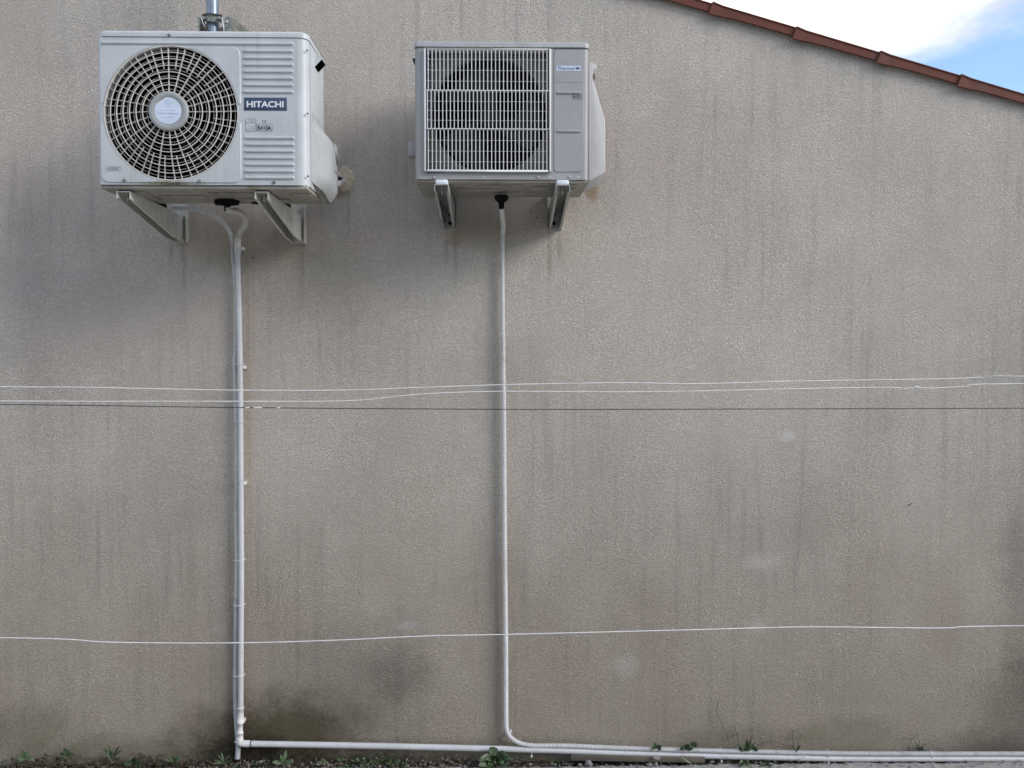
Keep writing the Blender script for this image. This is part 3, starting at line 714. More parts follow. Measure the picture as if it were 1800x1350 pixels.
# grille frame and bars
fr = MB(); fw = .0085; g = .0016; X0, X1, Z0, Z1 = ox0+g, ox1-g, oz0+g, oz1-g; yo = ty-.012
fr.box(X0, X0+fw, yo, ty+.022, Z0, Z1); fr.box(X1-fw, X1, yo, ty+.022, Z0, Z1)
fr.box(X0+fw, X1-fw, yo, ty+.022, Z0, Z0+fw*.9); fr.box(X0+fw, X1-fw, yo, ty+.022, Z1-fw*.7, Z1)
grf = fr.build('grille', M['tbars'], ac2, bevel=.003)
br = MB(); yb1 = yo+.0015
rows_ = [(88.5, 160.5, 31, 753.3, 6.93, (105, 124, 143)), (161.5, 227.8, 33, 751.8, 6.72, (178.5, 195, 212)), (228.8, 302.5, 31, 753.3, 6.93, (247, 266, 284.5))]
for (ya, yb_, cnt, xs, st_, hs) in rows_:
    za, zb = T_(860, ya).z, T_(860, yb_).z
    for i in range(cnt):
        x = T_(xs+i*st_, 200).x
        if x > X1-fw-.002: break
        wob = random.uniform(-.0003, .0003); y2 = yb1 - (.002 if cnt == 33 else 0)
        vs = [(x-.0016+wob, y2, zb), (x+.0016+wob, y2, zb), (x+.0017+wob, y2+.002, zb), (x+.0008, y2+.009, zb), (x-.0008, y2+.009, zb), (x-.0014+wob, y2+.002, zb)]
        vs += [(a, b, za) for a, b, _ in vs]
        br.add(vs, [(j, (j+1) % 6, 6+(j+1) % 6, 6+j) for j in range(6)])
    for hy in hs:
        zz = T_(860, hy).z; br.box(X0+fw, X1-fw, yb1+.008, yb1+.013, zz-.0005, zz+.0005)
for hy in (161, 228.3):
    zz = T_(860, hy).z; br.box(X0+.004, X1-.004, yb1-.0025, yb1+.013, zz-.0014, zz+.0014)
for hy in (96, 105, 124, 143, 178.5, 195, 212, 247, 266, 284.5):
    zz = T_(860, hy).z; br.box(X0+.005, X0+fw+.012, yb1+.003, yb1+.006, zz-.0012, zz+.0012)
bars = tag(br.build('grille_bars', M['tbars'], grf), 'rows of thin upright bars across the fan opening', kind='stuff')
# right panel with embossed plate
A, B = T_(974.5, 88.3), T_(1024.5, 302)
ex = (A.x+B.x)/2; ez = (A.z+B.z)/2
eb = MB(); sector(eb, ex, ez, .0005, rrect(B.x-ex, B.x-ex, A.z-ez, A.z-ez, .012), ty, rise=.003, edge=.003, n=240); eb.build('control_panel', M['cream'], ac2)
for (yy_) in (163.5, 231):
    a = T_(978, yy_); b = T_(1021, yy_); q = MB(); capsule(q, a.x, b.x, a.z, ty-.003, .011, .0045); q.build('rib', M['cream'], ac2)
q = MB(); A = T_(975.5, 145); B = T_(1024, 145); q.bar((A.x, ty-.0031, A.z), (B.x, ty-.0031, A.z), .0008, .0006); q.build('panel_seam', M['inner'], ac2)
stk = sticker('name_label', 978, 116, 1021, 125.5, M['tlabel'], TF, ty-.003, ac2)
a2 = T_(979.7, 117.9); b2 = T_(1011, 123.6); text_part('Thermor', M['bluepr'], stk, a2.x, b2.x, b2.z, a2.z, ty-.0037)
q = MB(); A = T_(1014.8, 120.8); pts = []
for i in range(20):
    a = 2*PI*i/20; r_ = .0042; x = r_*math.cos(a)*1.2; z = r_*math.sin(a)
    if abs(a) < .35 or a > 2*PI-.35: x += .006
    pts.append((A.x+x, ty-.0042, A.z+z))
q.add(pts, [tuple(range(20))]); q.build('logo', M['bluepr'], stk)
st = sticker('sticker', 1005.5, 166.8, 1021.5, 174.6, M['tag'], TF, ty-.003, ac2, border=M['ink'])
a2 = T_(1007.5, 168.2); b2 = T_(1020.2, 173.2); text_part('R32', M['ink'], st, a2.x, b2.x, b2.z, a2.z, ty-.0037, bold=.03)
for (xx, yy_) in ((763, 311.5), (945.5, 311.3), (1000.5, 310.8)):
    q = MB(); A = T_(xx, yy_); disc(q, A.x, ty+.001, A.z, .0045, .0045, 12); q.build('screw', M['galv'], ac2)
for xx in (851, 967, 1017):
    q = MB(); A = T_(xx, 311); q.box(A.x-.004, A.x+.004, ty-.0008, ty+.001, A.z-.0015, A.z+.0015)
    q.build('clip_mark', M['white'], ac2)
# side cover: flat wedge seen from the front
def S_(x, y): q = P(x, y, .28); return (q.x, q.z)
outl = [S_(1033, 111), S_(1043, 114.5), S_(1048, 118.5), S_(1047.5, 124), S_(1041.5, 128), S_(1040.5, 140), S_(1050, 172), S_(1062.5, 214), S_(1063, 303), S_(1058, 308), S_(1036, 320), S_(1033, 320)]
outl = [(max(x, tx1-.004), z) for x, z in outl]
sc = MB(); n = len(outl); ya, yb_ = ty+.052, tyb-.01
vs = [(x, ya, z) for x, z in outl]+[(x, yb_, z) for x, z in outl]
sc.add(vs, [tuple(range(n)), tuple(range(2*n-1, n-1, -1))]+[(i, n+i, n+(i+1) % n, (i+1) % n) for i in range(n)])
sc.build('side_cover', M['side'], ac2, bevel=.004, angle=25)
q = MB(); A = P(1045, 130, .24); q.box(A.x-.006, A.x+.004, A.y-.02, A.y+.05, A.z-.018, A.z+.014); q.build('handle_recess', M['pan'], ac2, bevel=.003)
q = MB(); A = P(718.5, 252, .26); B = P(731, 276, .26); q.box(A.x, tx0+.002, A.y-.02, A.y+.03, B.z, A.z); q.build('side_connector', M['cream'], ac2, bevel=.003)
q = MB(); A = P(725, 103, .25); q.add([(A.x, A.y, A.z), (tx0+.001, A.y, A.z+.004), (tx0+.001, A.y, A.z-.028), (A.x, A.y+.05, A.z), (tx0+.001, A.y+.05, A.z+.004), (tx0+.001, A.y+.05, A.z-.028)], [(0, 1, 2), (3, 5, 4), (0, 2, 5, 3), (0, 3, 4, 1)]); q.build('side_grip', M['rubber'], ac2)
bp = MB(); bp.box(tx0+.003, tx1-.003, ty+.006, tyb-.004, tz0-.008, tz0+.006); bp.build('base_pan', M['pan'], ac2, bevel=.003)
em = MB()
for (x0, x1, y0, y1) in ((.06, .20, .03, .045), (.22, .30, .05, .06), (.24, .40, .035, .048), (.43, .50, .06, .10), (.15, .33, .10, .135), (.52, .60, .03, .05), (.54, .60, .08, .17), (.36, .44, .15, .18), (.08, .12, .08, .18)):
    em = MB(); em.box(tx0+x0, tx0+x1, ty+y0, ty+y1, tz0-.013, tz0-.007)
    em.build('pan_embossing', M['pan'], ac2, bevel=.003)
sp2 = spout(881.5, 350, .19, ac2, .027)

# ------------------------------------------------------------------ wall brackets
def bracket(xf, ztop, length, side, material, label, drop=.085, w=.048, platew=.066, plateup=.05):
    root = thing('wall_bracket', (xf, 0, ztop-drop), label, 'bracket', 'steel brackets carrying the air conditioners')
    t = .0025; a = MB(); y0 = -length
    a.box(xf-w/2, xf+w/2, y0, -.006, ztop-t, ztop)
    prof = [(y0, ztop-t), (y0, ztop-.026), (-length*.22, ztop-drop+.004), (-.006, ztop-drop), (-.006, ztop-t)]
    for x in (xf-w/2, xf+w/2-t):
        n = len(prof); vs = [(x, y, z) for y, z in prof]+[(x+t, y, z) for y, z in prof]
        a.add(vs, [tuple(range(n)), tuple(range(2*n-1, n-1, -1))]+[(i, (i+1) % n, n+(i+1) % n, n+i) for i in range(n)])
        sx = 1 if x < xf else -1     # inward lip along the lower edge
        for (p1, p2) in zip(prof[1:3], prof[2:4]):
            a.add([(x+(t if sx < 0 else 0), p1[0], p1[1]), (x+(t if sx < 0 else 0), p2[0], p2[1]), (x+(t if sx < 0 else 0)+sx*.009, p2[0], p2[1]+.001), (x+(t if sx < 0 else 0)+sx*.009, p1[0], p1[1]+.001)], [(0, 1, 2, 3)])
    a.build('arm', material, root)
    pl = MB(); x0 = xf-w/2-.002 if side > 0 else xf+w/2+.002-platew
    pl.box(x0, x0+platew, -.005, -.0005, ztop-drop-.004, ztop+plateup)
    xe = x0+platew if side > 0 else x0
    pl.box(min(xe, xe-side*.0025), max(xe, xe-side*.0025), -.03, -.005, ztop-drop-.004, ztop+plateup)
    wp = pl.build('wall_plate', material, root)
    for zz, r_ in ((ztop-.03, .006), (ztop-drop+.022, .008)):
        b_ = MB(); disc(b_, xf+side*.004, -.005, zz, r_, .006, 6); b_.build('wall_bolt', M['rubber'], root)
    b_ = MB(); b_.tube([(xf, y0+.03, ztop+.012), (xf, y0+.03, ztop-.030)], .0028, 8); disc(b_, xf, y0+.03, ztop-.012, .009, .010, 6, 'z')
    b_.build('foot_bolt', M['galv'], root)
    f_ = MB(); f_.box(xf-w*.42, xf+w*.42, y0+.004, y0+.06, ztop+.001, ztop+.018); f_.build('foot', M['white'] if material is M['galv'] else M['rubber'], root, bevel=.003)
    f_ = MB(); f_.box(xf-w*.42, xf+w*.42, -length*.45, -length*.45+.05, ztop+.001, ztop+.018); f_.build('foot', M['rubber'], root, bevel=.003)
    return root
zt1 = hz0-.014
A = P(216.5, 330, .455); bracket(A.x, zt1-.003, .455, 1, M['wgalv'], 'leftmost of four wall brackets, under the fan side of the large unit', drop=.105)
A = P(459.5, 330, .455); bracket(A.x, zt1-.003, .455, 1, M['wgalv'], 'second wall bracket, under the ribbed side of the large unit', drop=.105)
zt2 = tz0-.028
A = P(776, 326, .40); bracket(A.x, zt2, .40, 1, M['galv'], 'third wall bracket, under the left end of the smaller barred unit', drop=.088, w=.052, platew=.062)
A = P(989.5, 326, .40); bracket(A.x, zt2, .40, -1, M['galv'], 'rightmost wall bracket, under the label end of the smaller unit', drop=.088, w=.052, platew=.062)

# ------------------------------------------------------------------ drain pipe (smooth pvc) down the wall and along its foot
def path(pts): return [P(x, y, d) for x, y, d in pts]
D1 = .030
pipe = thing('drain_pipe', P(421, 1307, D1), 'smooth pale grey drain pipe down the left side of the wall, turning along its foot', 'pipe')
rp = .0108
q = MB(); vp = path([(417.5, 440, D1), (420, 540, D1), (422, 640, D1), (423.5, 860, D1), (424.3, 1000, D1), (423.5, 1180, D1), (423.2, 1248, D1)]); q.tube(catmull(vp, .05), rp, 20); q.build('upright_pipe', M['pvc'], pipe)
q = MB(); hp = path([(438, 1307.3, D1), (600, 1310, D1), (760, 1313.5, D1), (900, 1317, D1), (1000, 1319.7, D1), (1100, 1323.8, D1), (1250, 1328.5, D1), (1400, 1331.8, D1), (1500, 1333.6, D1), (1800, 1334.0, D1), (2100, 1335.5, D1)]); q.tube(catmull(hp, .05), .0122, 20); q.build('foot_pipe', M['pvc'], pipe)
def sleeve(p0, p1, r_, name, material, parent, lip=.0012, n=18):
    q = MB(); a, b = Vector(p0), Vector(p1); d_ = b-a
    pts = [a, a+d_*.12, a+d_*.13, a+d_*.87, a+d_*.88, b]; q.tube(pts, [r_+lip, r_+lip, r_, r_, r_+lip, r_+lip], n); return q.build(name, material, parent)
sleeve(P(417.8, 418.5, D1), P(417.8, 445, D1), .0132, 'coupling', M['fitting'], pipe)
sleeve(P(423.0, 1243, D1), P(422.8, 1270, D1), .0128, 'coupling', M['fitting'], pipe)
sleeve(P(422.6, 1270, D1), P(422, 1289, D1), .0105, 'coupling', M['fitting'], pipe)
sleeve(P(422, 1287, D1), P(421.6, 1301, D1), .0132, 'coupling', M['fitting'], pipe)
q = MB(); q.tube(catmull(path([(421.6, 1298, D1), (421.8, 1303, D1), (424, 1306.2, D1), (430, 1307, D1), (441.5, 1307.3, D1)]), .004), .0135, 20); q.build('elbow', M['fitting'], pipe)
q = MB(); q.tube(path([(441, 1307.3, D1), (442.3, 1307.3, D1)]), .0142, 20); q.build('seal', M['rubber'], pipe)
for xx in (881, 1398, 703): 
    A = catmull(hp, .01); pt = min(A, key=lambda v: abs(v.x-P(xx, 1315, D1).x)); q = MB(); q.tube([pt, pt+Vector((.0035, 0, 0))], .0127, 20); q.build('joint', M['pvc'], pipe)
q = MB(); A = P(1401, 1332, D1); q.tube([A, A+Vector((.05, 0, 0))], .0132, 20); q.build('coupling', M['pvc'], pipe)
for xx, yy_, w_ in ((427.5, 645.5, .007), (428.2, 849.5, .007), (425, 437, .006), (426.5, 1268, .007)):
    q = MB(); A = P(xx, yy_, .022); q.box(A.x-.001, A.x+w_, -.034, .0005, A.z-.007, A.z+.007)
    q.box(A.x-.024, A.x+.001, -.010, .0005, A.z-.0045, A.z+.0045); q.build('pipe_clip', M['fitting'], pipe, bevel=.0015)
# corrugated hose from the left spout to the pipe head
hs = MB(); a = sp1
hp1 = [Vector((a.x, a.y, a.z-.022)), Vector((a.x+.012, a.y+.004, a.z-.028)), P(416, 371, .26), P(427, 377, .20), P(433, 388, .14), P(428.5, 399, .085), P(421, 410, .045), P(418, 422, .031)]
corrugated(hs, catmull(hp1, .004), .0115, .006, .10, 16)
tag(hs.build('drain_hose', M['hose'], origin=a), 'short ribbed drain hose curling from the black spout of the large unit to the pipe', 'hose')
# corrugated cable conduit
cp = [(303, 366, .13), (318, 366, .125), (338, 368, .12), (358, 372.5, .11), (378, 381, .09), (394, 394, .06), (404, 409, .04), (409, 426, .028)]
cp2 = [(409.3, 428, .026), (410, 446, .024), (411.5, 466, .022)]
cp3 = [(411.5, 466, .021), (414, 505, .018), (415.4, 560, .018), (414.5, 610, .018), (412.2, 642, .018), (414.3, 690, .018), (416.3, 760, .018), (416.8, 830, .018), (415.3, 905, .018), (416.2, 980, .018), (415.8, 1052, .018)]
cp4 = [(415.8, 1050, .017), (415.2, 1100, .016), (414.6, 1180, .016), (414.8, 1240, .016), (417, 1285, .015), (419, 1308, .015), (417.6, 1333, .016)]
cond = thing('cable_conduit', P(417.6, 1333, .016), 'thin grey ribbed cable conduit clipped beside the left drain pipe down to the soil', 'conduit')
q = MB(); corrugated(q, catmull(path(cp), .004), .0102, .0068, .32, 14); q.build('ribbed_curve', M['corr'], cond)
q = MB(); q.tube(catmull(path(cp2), .01), .0098, 16); q.build('grey_sleeve', M['sleeve'], cond)
q = MB(); corrugated(q, catmull(path(cp3), .004), .0086, .0068, .34, 14); q.build('ribbed_run', M['corr'], cond)
q = MB(); q.tube(catmull(path(cp4), .01), .0105, 16); q.build('grey_sleeve', M['sleeve'], cond)
def tie(pc, w, par, horizontal=False, knob=0, mt=None):
    """strap round pipe and conduit: flattened loop"""
    q = MB(); n = 24; pts = []
    for i in range(n+1):
        a = 2*PI*i/n; c, s_ = math.cos(a), math.sin(a)
        if horizontal: pts.append((pc.x, -.024-.0155*s_, pc.z+w/2*c))
        else: pts.append((pc.x+w/2*c, -.024-.0185*s_, pc.z + .002*c))
    q.tube(pts, .0016, 6, cap=False)
    if knob == 1: q.box(pc.x+w/2-.003, pc.x+w/2+.003, -.046, -.036, pc.z-.003, pc.z+.003)
    if knob == 2: q.box(pc.x-.0035, pc.x+.0035, -.042, -.034, pc.z-w/2-.006, pc.z-w/2+.001)
    return q.build('cable_tie', mt or M['fitting'], par)
for yy_, xa, xb in ((427, 404, 413), (641.5, 408, 429), (743, 411, 430), (845, 410, 430.5), (984.5, 411, 430), (1063.5, 410, 430), (1187, 409.5, 429.5), (1302.5, 412, 424)):
    A, B = P(xa, yy_, D1), P(xb, yy_, D1); tie((A+B)/2, B.x-A.x, cond, mt=M['sleeve'] if yy_ in (743, 641.5, 845) else M['fitting'])

# ------------------------------------------------------------------ right ribbed hose
vh = thing('ribbed_hose', P(889, 1285, .025), 'long white ribbed drain hose from the smaller unit, bending right above the foot pipe', 'hose')
a = sp2
up = [Vector((a.x, a.y, a.z-.022)), P(882.2, 372, .15), P(883.4, 386, .10), P(884.8, 396, .05), P(884, 408, .025)]
q = MB(); q.tube(catmull(up, .006), [.0098]*len(catmull(up, .006)), 18); q.build('smooth_sleeve', M['corr'], vh)
hv = [P(884, 404, .026)] + path([(883.3, 425, .022), (883.6, 520, .020), (884.8, 640, .020), (885.6, 700, .020), (886, 760, .020), (886.8, 900, .020), (888.2, 1030, .020), (889.2, 1150, .020), (889.6, 1255, .020), (890.6, 1281, .022), (897, 1295, .026), (911, 1305, .03), (930, 1310, .03), (950, 1310.8, .03), (1000, 1311, .03), (1100, 1315.2, .03), (1250, 1319.6, .03), (1400, 1323, .03), (1500, 1324.6, .03), (1650, 1325.3, .03), (1800, 1325.2, .03), (2100, 1326, .03)])
q = MB(); corrugated(q, catmull(hv, .004), .0101, .0066, .30, 16); q.build('ribbed_run', M['corr'], vh)
for xx, yy_ in ((934.5, 1317, ), (1100.5, 1321), (1267.5, 1325.5), (1455, 1328.5), (1638, 1329.5)):
    A = P(xx, yy_, .03); tie(A, .046, vh, True, 2)
q = MB(); A = P(898, 1286, .012); q.box(A.x-.004, A.x+.004, -.018, .0005, A.z-.004, A.z+.004); q.build('hose_clip', M['fitting'], vh); q = MB(); A = P(891, 1290, .012); q.box(A.x-.006, A.x+.002, -.012, .0005, A.z-.005, A.z+.003); q.build('hose_clip', M['fitting'], vh)

# ------------------------------------------------------------------ refrigerant pipes at the hole
rp_ = thing('refrigerant_pipe', P(600, 318, 0), 'short white wrapped refrigerant pipes entering the tan mortar patch by the large unit', 'pipe')
q = MB(); q.tube(catmull([Vector((hx1+.02, yf+.20, P(590, 322, .2).z-.005)), P(591, 323, .17), P(596, 322, .10), P(600.5, 319.5, .05), P(604, 317, -.01)], .008), .0125, 14); q.build('insulated_pipe', M['fitting'], rp_)
q = MB(); q.tube(catmull([Vector((hx1+.03, yf+.22, P(588, 303, .2).z)), P(592, 306, .14), P(597, 309, .08), P(603, 312, -.01)], .008), .008, 12); q.build('insulated_pipe', M['fitting'], rp_)
q = MB(); q.tube(catmull([Vector((hx1+.03, yf+.21, P(588, 310, .2).z)), P(592, 312.5, .14), P(598, 314.5, .07), P(603, 315, -.01)], .008), .007, 12); q.build('black_cable', M['rubber'], rp_)

# ------------------------------------------------------------------ mast with clamp above the left unit
MD = .17
mast = thing('antenna_mast', P(374.5, 55, MD), 'blue-grey steel mast clamped to the wall above the large air conditioner', 'mast')
A = P(374.5, 80, MD); mr = 10*(3.1-MD)/1300
q = MB(); q.tube([(A.x, A.y, A.z-.25), (A.x, A.y, A.z+1.6)], mr, 28); q.build('pole', M['mast'], mast)
def Q(x, y, d=MD+mr): return P(x, y, d)
cl = MB(); z0, z1 = Q(374, 38).z, Q(374, 27.5).z; x0, x1 = Q(354.5, 30).x, Q(390, 30).x
vs = []; K = 16
for i in range(K+1):
    x = x0+(x1-x0)*i/K; dx = (x-A.x)/(mr*1.5); bul = math.cos(min(1, abs(dx))*PI/2)*mr*.55
    y = A.y - mr*.55 - bul
    vs += [(x, y-.012, z1+.004), (x, y, z1), (x, y, z0), (x, y-.013, z0-.005)]
cl.add(vs, [(i*4+j, (i+1)*4+j, (i+1)*4+j+1, i*4+j+1) for i in range(K) for j in range(3)])
cl.build('clamp', M['clamp'], mast)
for xx in (358.5, 385):
    q = MB(); B = Q(xx, 32); disc(q, B.x, A.y-mr*.6, B.z, .0075, .014, 6); q.build('clamp_bolt', M['clamp'], mast)
wbk = MB(); yA = A.y+.002
xl, xr_ = Q(349.5, 40).x, Q(410.5, 40).x; zt_, zb_ = Q(380, 31.5).z, Q(380, 53).z-.09
wbk.box(xl, xl+.006, A.y-.03, -.0005, zb_, zt_)
B0, B1 = Q(396.5, 40).x, xr_
wbk.box(B0, B1, A.y-.034, A.y-.030, zb_, zt_-.001)
# triangular gusset from the front plate back to the wall, flaring right
g0 = P(410.5, 34, MD+.03); g1 = P(437, 53, .05); g2 = P(412, 80, .1)
wbk.add([(B1-.001, A.y-.034, zt_-.001), (B1-.001, A.y-.034, zb_), tuple(P(442, 58, .001)), tuple(P(420, 39.5, .001))], [(0, 1, 2, 3)])
wbk.add([(B1-.004, A.y-.034, zt_-.001), (B1-.004, A.y-.034, zb_), tuple(P(441.5, 58, .001)), tuple(P(419.5, 39.5, .001))], [(3, 2, 1, 0)])
wbk.box(xl+.006, B0, A.y+mr+.003, A.y+mr+.007, zb_, zt_-.014)
wbk.build('wall_arm', M['clamp'], mast)
q = MB(); B = Q(400.8, 41.2); disc(q, B.x, A.y-.034, B.z, .0065, .005, 12); q.build('rivet', M['galv'], mast)
q = MB(); q.tube(catmull([P(390, 30, MD+.03), P(391.5, 40, MD+.045), P(393.3, 48, MD+.05), P(393.5, 60, MD+.04)], .005), .0014, 6); q.build('tie_wire', M['white'], mast)
q = MB(); q.tube(catmull([P(354, 31, MD+.03), P(357, 42, MD+.035), P(360, 46, MD+.03), P(362, 53, MD+.02)], .005), .0012, 6); q.build('tie_wire', M['white'], mast)
q = MB()   # bird's nest of dry straw caught in the clamp
for i in range(40):
    B = P(random.uniform(354, 366), random.uniform(46, 56), MD+random.uniform(0, .03)); d_ = Vector((random.uniform(-1, 1), random.uniform(-.5, .5), random.uniform(-.5, .6)))*.016
    q.bar(B-d_, B+d_, .0012, .0012, Vector((.1, -1, .3)))
tag(q.build('dry_straw', M['dead2'], mast), kind='stuff')

# ------------------------------------------------------------------ clothes lines
WD = .75
def line(pts, r_, material, label, extra=None):
    pts = [(-900, pts[0][1]+(-6)), ] + pts + [(2700, pts[-1][1]-4)]
    w_ = catmull([P(x, y, WD) for x, y in pts], .03)
    q = MB(); q.tube(w_, r_, 8); 
    if extra: extra(q)
    o = q.build('clothes_line', material, origin=w_[0]); return tag(o, label, 'clothes line', 'clothes lines strung in front of the wall')
line([(0, 680), (150, 681), (300, 684), (420, 686), (600, 686), (720, 682), (900, 676), (1100, 673), (1230, 674.5), (1400, 670), (1600, 667), (1690, 665), (1760, 661), (1800, 661.5)], .0017, M['wire'], 'topmost white clothes line crossing the wall below the units')
def knot(q): 
    A = P(1611, 681.5, WD); q.tube([A+Vector((-.008, 0, -.001)), A+Vector((-.003, 0, .003)), A+Vector((.004, 0, .002)), A+Vector((.010, 0, -.001))], [.0018, .0034, .0034, .0018], 8)
line([(0, 705), (300, 705.5), (560, 705.5), (640, 703), (720, 694.5), (800, 690), (900, 688), (1050, 689), (1200, 688), (1400, 683.5), (1560, 681), (1590, 683), (1612, 681.5), (1640, 682.5), (1700, 679), (1800, 674.5)], .0017, M['wire'], 'second white clothes line, with a small knot near its right end', knot)
line([(0, 711), (430, 716.5), (900, 719.5), (1300, 719), (1800, 717.5)], .0014, M['dwire'], 'thin dark clothes line just below the two white ones')
line([(0, 1121), (200, 1129), (420, 1130), (600, 1125), (750, 1118), (900, 1115), (1200, 1107.5), (1420, 1102), (1650, 1104), (1800, 1100)], .0017, M['wire'], 'lowest white clothes line, alone near the foot of the wall')
TW = [o for o in C.objects if o.name.startswith('clothes_line')][2]
for (xa, xb) in ((431, 439), (446, 461), (487, 493)):
    q = MB(); q.tube([P(xa, 716.6, WD), P(xb, 716.8, WD)], .0021, 8)
    q.build('tape_wrap', M['wire'], TW)

# ------------------------------------------------------------------ foot of the wall: board, stones, plants, litter
A, B = P(1003, 1327.5, .040), P(1238, 1341, .040); C2 = P(1238, 1332, .04)
q = MB()
zt0, zt1_, zb0, zb1 = P(1003, 1327.8, .05).z, P(1238, 1331.5, .05).z, P(1003, 1337.5, .05).z, P(1238, 1341.5, .05).z
vs = [(A.x, -.050, zb0), (B.x, -.050, zb1), (B.x, -.050, zt1_), (A.x, -.050, zt0), (A.x, -.018, zb0), (B.x, -.018, zb1), (B.x, -.018, zt1_), (A.x, -.018, zt0)]
q.add(vs, [(0, 1, 2, 3), (5, 4, 7, 6), (3, 2, 6, 7), (0, 4, 5, 1), (0, 3, 7, 4), (1, 5, 6, 2)])
tag(q.build('wooden_board', M['wood'], bevel=.002, origin=Vector((A.x, -.05, zb0))), 'weathered wooden batten lying under the foot pipe in front of the wall', 'board')
def rock(x, y, z, r_, label, flat=.6):
    bm = bmesh.new(); bmesh.ops.create_icosphere(bm, subdivisions=2, radius=1)
    for v in bm.verts:
        k_ = 1+.22*math.sin(v.co.x*3+x*20)+.18*math.sin(v.co.y*4+v.co.z*3+x*9)+random.uniform(-.08, .08)
        v.co = Vector((v.co.x*r_*k_, v.co.y*r_*k_*.8, v.co.z*r_*k_*flat))
    me = bpy.data.meshes.new('stone'); bm.to_mesh(me); bm.free(); me.materials.append(M['stone'])
    o = bpy.data.objects.new('stone', me); C.objects.link(o); o.location = (x, y, z); ORI[o] = Vector((x, y, z)); tag(o, label, 'stone', 'loose stones by the wall')
for px, py, r_, lb_ in ((1034, 1343, .019, 'largest grey stone in front of the left end of the batten'), (1019, 1346, .010, 'small pale stone just left of the largest one'),
                        (1141, 1345, .012, 'left dark stone in front of the middle of the batten'), (1152, 1344, .010, 'right dark stone in front of the middle of the batten'),
                        (933, 1344, .008, 'small stone below the bend of the ribbed hose'), (458, 1340, .008, 'pale pebble right of the conduit end'), (1252, 1340, .008, 'pale pebble just right of the batten')):
    A = P(px, py, .055); rock(A.x, -.055, A.z+.002, r_, lb_)

def leaf(mb, base, dirv, ln, wd, droop=.4, fold=.25, K=6, rot=0):
    """one blade: pointed oval with a fold along the midrib, bending down towards its tip"""
    d_ = Vector(dirv).normalized(); side = d_.cross(Vector((0, -.75, .65)))
    if side.length < .1: side = Vector((1, 0, 0))
    side.normalize(); side = Matrix.Rotation(rot, 3, d_) @ side; nrm = side.cross(d_).normalized(); vs = []; p = Vector(base)
    for i in range(K+1):
        u = i/K; w_ = wd*.5*(math.sin(PI*min(1, u*.97+.03))**.75)*(1.05-.3*u) + .0004
        dd = (d_ - Vector((0, 0, 1))*droop*u*u).normalized()
        if i: p = p + dd*(ln/K)
        jit = random.uniform(-.04, .04)*wd
        vs += [p - side*(w_+jit) + nrm*fold*w_, p, p + side*(w_+jit) + nrm*fold*w_]
    mb.add(vs, [f for i in range(K) for f in ((i*3, i*3+1, i*3+4, i*3+3), (i*3+1, i*3+2, i*3+5, i*3+4))], True)
def plant(name, px, py, d, leaves, mats, label, cat='weed', stems=0, group='weeds at the foot of the wall', aim=None):
    A = P(px, py, d); root = thing(name, A, label, cat, group)
    for (dx, dz, dy, ln, wd, dr) in leaves:
        q = MB(); v = Vector((dx, dy, dz)).normalized(); st = A + v*ln*.25
        q.tube([A, st], [.0013, .001], 5)
        leaf(q, st, v, ln, wd, dr, random.uniform(.1, .4), rot=random.uniform(-.5, .5)); q.build('leaf', random.choice(mats), root)
    for i in range(stems):
        q = MB(); a = random.uniform(-.9, .9); l = random.uniform(.03, .06)
        q.tube(catmull([A, A+Vector((math.sin(a)*l*.5, -.004, l*.5)), A+Vector((math.sin(a)*l, -.006, l*.8))], .01), .0008, 5); q.build('stem', M['twig'], root)
    return root
def rl(n, l0, l1, w0, w1, spread=1.3, ymin=-1.2, ymax=.1, dr=.6):
    out = []
    for i in range(n):
        a = -spread + 2*spread*(i+.5)/n + random.uniform(-.15, .15)
        out.append((math.sin(a), math.cos(a)*.9+.05, random.uniform(ymin, ymax), random.uniform(l0, l1), random.uniform(w0, w1), dr*random.uniform(.5, 1.3)))
    return out
G, GP, GD = M['leaf'], M['leafp'], M['leafd']
plant('broadleaf_weed', 872, 1338, .048, rl(11, .045, .075, .028, .040, 1.6, -.6, .05, .9) + rl(9, .035, .055, .024, .032, 1.6, -1.2, -.4, 1.0), [G, G, GD, GP], 'largest broad-leaved green weed, growing below the foot pipe left of the hose bend')
plant('seedling', 500, 1342, .055, [(-.95, .35, -.3, .040, .024, .3), (.9, .5, -.3, .034, .022, .3), (-.35, 1, -.2, .036, .018, .1), (.1, 1, .1, .045, .015, .1), (.2, -.1, -.8, .03, .02, .5)], [GP, GP, G], 'pale seedling with oval leaves just right of the pipe elbow', stems=1)
plant('creeping_weed', 634, 1338, .045, rl(13, .012, .022, .011, .016, 1.5, -.8, .2), [GP, G, GD], 'small-leaved weed, left one of the pair midway along the foot pipe')
plant('creeping_weed', 690, 1340, .05, rl(12, .014, .024, .012, .017, 1.5, -.8, .2), [G, GP, G], 'small-leaved weed, right one of the pair midway along the foot pipe')
plant('broadleaf_weed', 1153, 1316, .035, rl(6, .018, .026, .012, .018, 1.4, -.5, .1, .5), [G, GD], 'lowest green tuft above the ribbed hose, over the batten')
plant('broadleaf_weed', 1204, 1318, .040, rl(7, .020, .030, .015, .022, 1.35, -.5, .1, .5), [G, GP, GD], 'round-leaved green weed above the hose near the right end of the batten')
plant('broadleaf_weed', 1220, 1314, .022, rl(4, .018, .024, .016, .020, .8, -.2, .1, .2), [GD, G], 'dark leafy shoot just right of the round-leaved weed above the hose')
plant('grassy_weed', 1310, 1322, .036, rl(6, .045, .060, .006, .010, .8, -.3, .1, .4)+rl(5, .018, .028, .014, .020, 1.2, -.2, .2, .4), [G, GP, GD], 'grassy weed with a dark tip, tallest tuft above the hose right of centre', stems=3)
